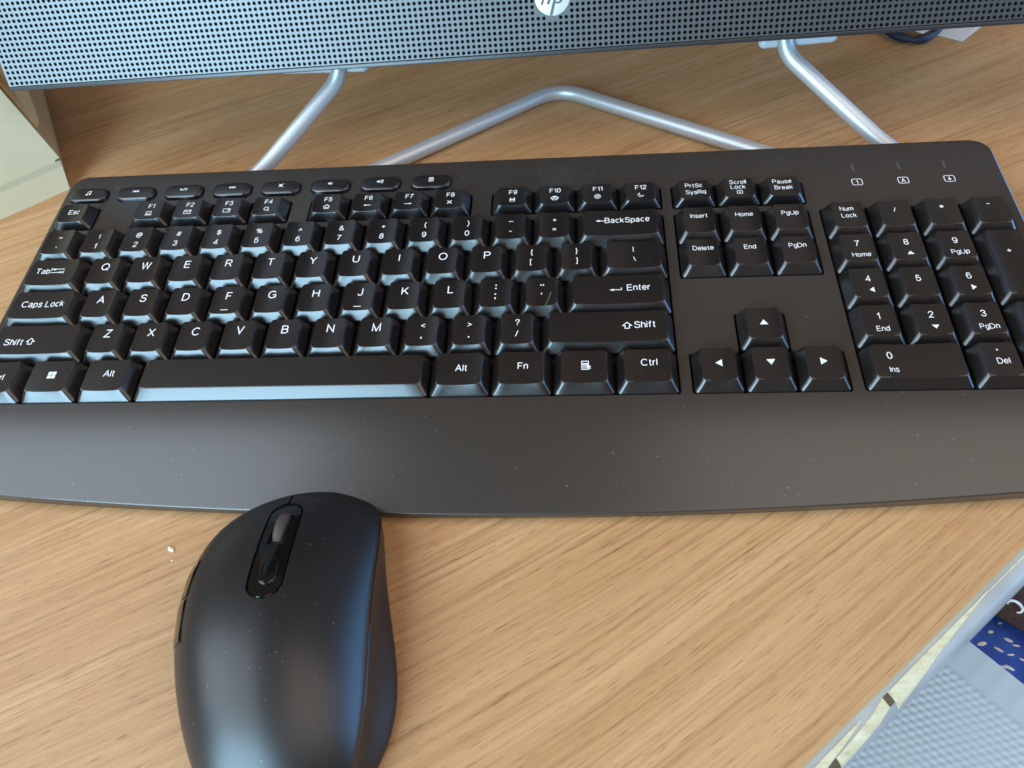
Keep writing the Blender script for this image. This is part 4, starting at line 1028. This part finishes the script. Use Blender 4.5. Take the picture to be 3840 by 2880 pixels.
# rod stand (world millimetres, stored relative to the monitor)
INV = MT.inverted()
def loc_(p): q = INV @ (Vector(p) * MM); return tuple(c / MM for c in q)
rod = [(132, 199, 74), (131, 191, 52), (128, 186, 39), (86.5, 152.5, 10.5), (70, 139.5, 4.4), (118, 139.2, 4.2), (148.2, 159.6, 4.1), (238.5, 224.8, 4.1), (336.8, 160.2, 4.1), (368, 139.4, 4.2), (412, 139.6, 4.4), (394.8, 152.5, 10.5), (350.5, 187.5, 39), (347.5, 192, 52), (347, 200, 74)]
path = fillet(rod, 16, 10)
sweep('stand_rod', [loc_(p) for p in path], 4.0, 18, M_silver, mon)
def clip_bar(p0, p1, r=3.0):
    V = [Vector(p0), Vector(p1)]; d = (V[1] - V[0]).normalized()
    pts = [V[0] - d * r * .95, V[0] - d * r * .7, V[0] - d * r * .25, V[0], V[1], V[1] + d * r * .25, V[1] + d * r * .7, V[1] + d * r * .95]
    return sweep('stand_clip', [loc_(p) for p in pts], [r * .25, r * .72, r * .96, r, r, r * .96, r * .72, r * .25], 12, M_pale, mon)
clip_bar((100, 192, 43.5), (141, 190, 43.5)); clip_bar((340, 191.5, 43.5), (372, 194, 43.5))

# ------------------------------------------------------------------ cardboard holder at the left
A = Vector((-27.0, 157.2, 0)); B = Vector((-27.2, 163.9, 15)); Cc = Vector((-40.5, 170.2, 52.5)); d1 = Vector((-29.3, -24, 0)).normalized(); d2 = Vector((-58, 99, 0)).normalized()
Dt = Cc + (Cc - B) * 1.4
lean = (B - A) - Vector((0, 0, 15)); lw = 130
FP = [A, B, Dt, Dt + d1 * 0.2 + (Dt - Dt), A + d1 * lw + (Dt - A).dot(Vector((0, 0, 1))) * Vector((lean.x / 15, lean.y / 15, 1)), A + d1 * lw]
FP = [A, B, Dt, FP[4], FP[5]]
depth = 125
bx = empty('cardboard_holder', 'cream cardboard file holder standing beside the left corner of the keyboard', 'file holder')
def solid(front, dvec, th): 
    n = len(front); V = [tuple(p) for p in front] + [tuple(p + dvec * th) for p in front]
    F = [tuple(range(n)), tuple(range(n, 2 * n))[::-1]] + [(i, n + i, n + (i + 1) % n, (i + 1) % n) for i in range(n)]
    return V, F
def fixn(me):
    w = bmesh.new(); w.from_mesh(me); bmesh.ops.recalc_face_normals(w, faces=w.faces); w.to_mesh(me); w.free(); return me
link('body', fixn(mesh('body', *solid([p + d2 * 1.3 for p in FP], d2, depth))), M_kraft, bx)
link('front_panel', fixn(mesh('front_panel', *solid(FP, d2, 1.25))), M_card, bx)
# pale flap with a rounded end lying on the slanted side
sl_ = (Dt - B).normalized(); nn = sl_.cross(d2).normalized()
if nn.z < 0: nn = -nn
def onside(u, v_, h=0): return B + sl_ * u + d2 * (v_ + 1.4) + nn * h
fl = [(16, 3), (60, 3), (100, 3), (100, 122), (60, 121), (45, 118), (33, 104), (25, 78), (19, 48), (15.5, 26), (14.5, 12)]
V = [tuple(onside(u, w, .2)) for u, w in fl] + [tuple(onside(u, w, 1.6)) for u, w in fl]; n = len(fl)
F = [tuple(range(n)), tuple(range(n, 2 * n))[::-1]] + [(i, n + i, n + (i + 1) % n, (i + 1) % n) for i in range(n)]
M_flap = mat('flap_board', (0.72, 0.46, 0.20), 0.65)
link('side_flap', fixn(mesh('side_flap', V, F)), M_flap, bx)
fn = (B - A).cross(d1).normalized()
if fn.y > 0: fn = -fn
fu = (B - A).normalized()
tp = [B + d1 * .6 - fu * .9, B + d1 * 100 - fu * .9, B + d1 * 100 - fu * 3.6, B + d1 * .6 - fu * 3.6]
V = [tuple(p + fn * .05) for p in tp] + [tuple(p + fn * .18) for p in tp]
link('tape', fixn(mesh('tape', V, [(0, 1, 2, 3), (7, 6, 5, 4), (0, 4, 5, 1), (1, 5, 6, 2), (2, 6, 7, 3), (3, 7, 4, 0)])), M_tape, bx)
nt = [B + d1 * .0 + fu * .4, B + d1 * 2.6 + fu * .1, B + d1 * 2.6 - fu * .7, B - fu * .7]
V = [tuple(p + fn * .1) for p in nt] + [tuple(p + fn * .3) for p in nt]
link('slit', fixn(mesh('slit', V, [(0, 1, 2, 3), (7, 6, 5, 4), (0, 4, 5, 1), (1, 5, 6, 2), (2, 6, 7, 3), (3, 7, 4, 0)])), M_gap, bx)

# ------------------------------------------------------------------ things half hidden behind the computer at the right
pp = [(452, 268.5), (466.5, 258.2), (482, 273.5), (500, 300), (470, 310)]
V = [(x, y, .15) for x, y in pp] + [(x, y, .35 + (.5 if i == 1 else 0)) for i, (x, y) in enumerate(pp)]; n = len(pp)
F = [tuple(range(n))[::-1], tuple(range(n, 2 * n))] + [(i, (i + 1) % n, n + (i + 1) % n, n + i) for i in range(n)]
tag(link('paper_slip', fixn(mesh('paper_slip', V, F)), M_paper), 'white paper slip poking out under the right of the computer', 'paper')
pts = smooth_path([(418, 288, 2), (424, 276, 2.2), (429, 267, 2.6), (435.5, 260.5, 2.8), (440.5, 258.2, 2.6), (447, 260, 2.6), (452.5, 264.5, 2.8), (458, 274, 2.5), (462, 288, 2)], 5)
tag(sweep('strap', pts, [1.5 + 1.1 * abs(math.sin(i * .31 + .6)) for i in range(len(pts))], 12, M_navy), 'dark navy strap lying beside the white paper slip', 'strap')
sc_ = [(438.6, 264.4), (443.8, 259.4), (450.2, 264.2), (452, 280), (440, 280)]
V = [(x, y, z) for z in (5.4, 5.8) for x, y in sc_]; n = len(sc_)
F = [tuple(range(n))[::-1], tuple(range(n, 2 * n))] + [(i, (i + 1) % n, n + (i + 1) % n, n + i) for i in range(n)]
tag(link('paper_scrap', fixn(mesh('paper_scrap', V, F)), M_paper), 'tiny white paper corner resting on the dark navy strap', 'paper')

# crumbs and lint
def crumb(name, x, y, z, r, label, cat, sx=1.6, rot=0.5):
    w = bmesh.new(); bmesh.ops.create_icosphere(w, subdivisions=2, radius=1)
    rnd = random.Random(int(x * 10))
    for v_ in w.verts: v_.co *= 1 + rnd.uniform(-.25, .2); v_.co.x *= sx; v_.co.z *= .38
    bmesh.ops.scale(w, vec=(r * MM,) * 3, verts=w.verts)
    me = bpy.data.meshes.new(name); w.to_mesh(me); w.free()
    o = link(name, me, M_crumb); o.location = (x * MM, y * MM, z * MM); o.rotation_euler.z = rot
    return tag(o, label, cat)
crumb('crumb', 99.8, -56.3, .3, .80, 'white crumb on the wood left of the mouse', 'crumb', 2.0, -.6)
crumb('crumb', 101.6, -60.7, .15, .32, 'smaller white crumb just in front of the larger one', 'crumb', 1.6, .3)

hr = sweep('hair', smooth_path([(237.2, 48.3, 4.66), (236.6, 45.5, 4.62), (235.7, 43.0, 4.58), (235.1, 41.2, 4.56)], 5), .075, 6, M_hair)
hr.matrix_world = KB; tag(hr, 'thin pale hair lying on the quote mark key', 'hair')

# ------------------------------------------------------------------ cloths below the desk edge, and the floor
def cloth(name, o, xd, yd, nx, ny, fz, mat_, label, cat):
    """sheet from corner o along xd, yd (mm vectors); fz gives relief"""
    V = []; F = []; nrm = Vector(xd).cross(Vector(yd)).normalized()
    if nrm.z < 0: nrm = -nrm
    for top in (1, 0):
        for j in range(ny + 1):
            for i in range(nx + 1):
                p = Vector(o) + Vector(xd) * (i / nx) + Vector(yd) * (j / ny)
                p += nrm * (fz(i / nx * Vector(xd).length, j / ny * Vector(yd).length) - (0 if top else .6)); V.append(tuple(p))
    k = nx + 1; B_ = k * (ny + 1)
    for j in range(ny):
        for i in range(nx):
            a = j * k + i; F.append((a, a + 1, a + k + 1, a + k)); F.append((B_ + a, B_ + a + k, B_ + a + k + 1, B_ + a + 1))
    ring = [i for i in range(k)] + [j * k + nx for j in range(1, ny + 1)] + [ny * k + i for i in range(nx - 1, -1, -1)] + [j * k for j in range(ny - 1, 0, -1)]
    for a, b in zip(ring, ring[1:] + ring[:1]): F.append((a, b, B_ + b, B_ + a))
    me = mesh(name, V, F); me.polygons.foreach_set('use_smooth', [True] * len(me.polygons)); me.set_sharp_from_angle(angle=math.radians(60))
    if xd[0] * yd[1] - xd[1] * yd[0] < 0: me.flip_normals()
    return tag(link(name, me, mat_), label, cat)
# embossed paper towel
def towel_z(u, w):
    p = 3.1; r = w / (p * .86); j = math.floor(r + .5); off = .5 * p if j % 2 else 0
    du = (u - off) - round((u - off) / p) * p; dv = (r - j) * p * .86
    d = math.hypot(du, dv) / (p * .5)
    plain = 1 if w < 14 else 0.0
    b = 0.62 * math.exp(-(d * 1.25) ** 2) * (1 - plain) + .10 * plain * math.sin(u * .8)
    b *= .85 + .30 * math.sin(u * .11 + 1.3 * math.sin(w * .07)) * math.cos(w * .09 + .5)
    return b + 2.2 * math.sin(u * .035 + .6) * math.cos(w * .03) 
e0 = Vector((403.5, -57.5, -80)); xe_ = Vector((19.0, -20.5, 1.0)).normalized(); ye_ = Vector((-20.5, -19, -2)).normalized()
cloth('paper_towel', e0 - xe_ * 40, xe_ * 150, ye_ * 130, 300, 260, towel_z, M_towel, 'embossed white paper towel below the chipped desk edge', 'paper towel')
blue = empty('blue_cloth', 'blue woven cloth with rows of white flecks beside the paper towel', 'cloth')
def wav(u, w): return 1.6 * math.sin(u * .06 + w * .04) + .8 * math.sin(w * .11)
b0 = Vector((372, -30, -101)); bxv = Vector((150, -85, 0)); byv = Vector((60, 105, 0))
sheet = cloth('weave', b0 - Vector((10, 60, 0)), bxv, byv, 60, 50, wav, M_blue, '', '')
for k_ in ('label', 'category'): del sheet[k_]
sheet.parent = blue
def fleck_mesh():
    V, F = loft([[(1.7 * s * math.cos(2 * math.pi * k / 8), .62 * s * math.sin(2 * math.pi * k / 8), z) for k in range(8)] for s, z in ((1, 0), (.85, .28), (.4, .42))], True)
    return mesh('fleck', V, F, MM, 60)
fm = fleck_mesh(); fm.materials.append(M_fleck)
bu, bv = bxv.normalized(), byv.normalized()
rr_ = random.Random(3)
for j in range(17):
    for i in range(26):
        if rr_.random() < .30: continue
        u, w = 5 + i * 5.6 + rr_.uniform(-2.4, 2.4) + (2.5 if j % 2 else 0), 6 + j * 6.4 + rr_.uniform(-.8, .8) + 1.2 * math.sin(i * .9 + j)
        if u > 165 or w > 112: continue
        p = b0 - Vector((10, 60, 0)) + bu * u + bv * w
        o = bpy.data.objects.new('fleck', fm); COL.objects.link(o); o.parent = blue
        o.location = (p.x * MM, p.y * MM, (p.z + wav(u, w) + .1) * MM); o.rotation_euler.z = rr_.uniform(-.6, .3); s = rr_.uniform(.55, 1.25); o.scale = (s * rr_.uniform(.8, 1.4), s * rr_.uniform(.8, 1.3), 1)
dk = empty('printed_cloth', 'dark cloth with pale curling print at the right edge of the picture', 'cloth')
d0 = Vector((414, -30, -96)); dxv = Vector((80, -66, 0)); dyv = Vector((55, 70, 0))
sh2 = cloth('weave', d0, dxv, dyv, 40, 40, lambda u, w: 1.5 * math.sin(u * .08) + 1.0 * math.sin(w * .12), M_dkcl, '', '')
for k_ in ('label', 'category'): del sh2[k_]
sh2.parent = dk
du_, dv_ = dxv.normalized(), dyv.normalized()
def curl(cx, cy, r, a0, a1, w0):
    pts = []
    for k in range(13):
        a = math.radians(a0 + (a1 - a0) * k / 12); u, w = cx + r * math.cos(a), cy + r * .8 * math.sin(a)
        p = d0 + du_ * u + dv_ * w; pts.append((p.x, p.y, p.z + 1.5 * math.sin(u * .08) + 1.0 * math.sin(w * .12) + .2))
    sweep('print_curl', pts, [w0 * (.4 + .6 * math.sin(math.pi * (k + .5) / 13)) for k in range(13)], 8, M_fleck, dk)
curl(10, 14, 5, 20, 250, .8); curl(20, 8, 3, -60, 200, .7); curl(13, 27, 6, 60, 300, .9); curl(28, 20, 5, 0, 230, .8); curl(30, 38, 6, 20, 260, .9)
fl_ = link('floor', mesh('floor', [(-3000, -3000, -730), (3000, -3000, -730), (3000, 3000, -730), (-3000, 3000, -730)], [(0, 1, 2, 3)]), M_floor); fl_['kind'] = 'structure'
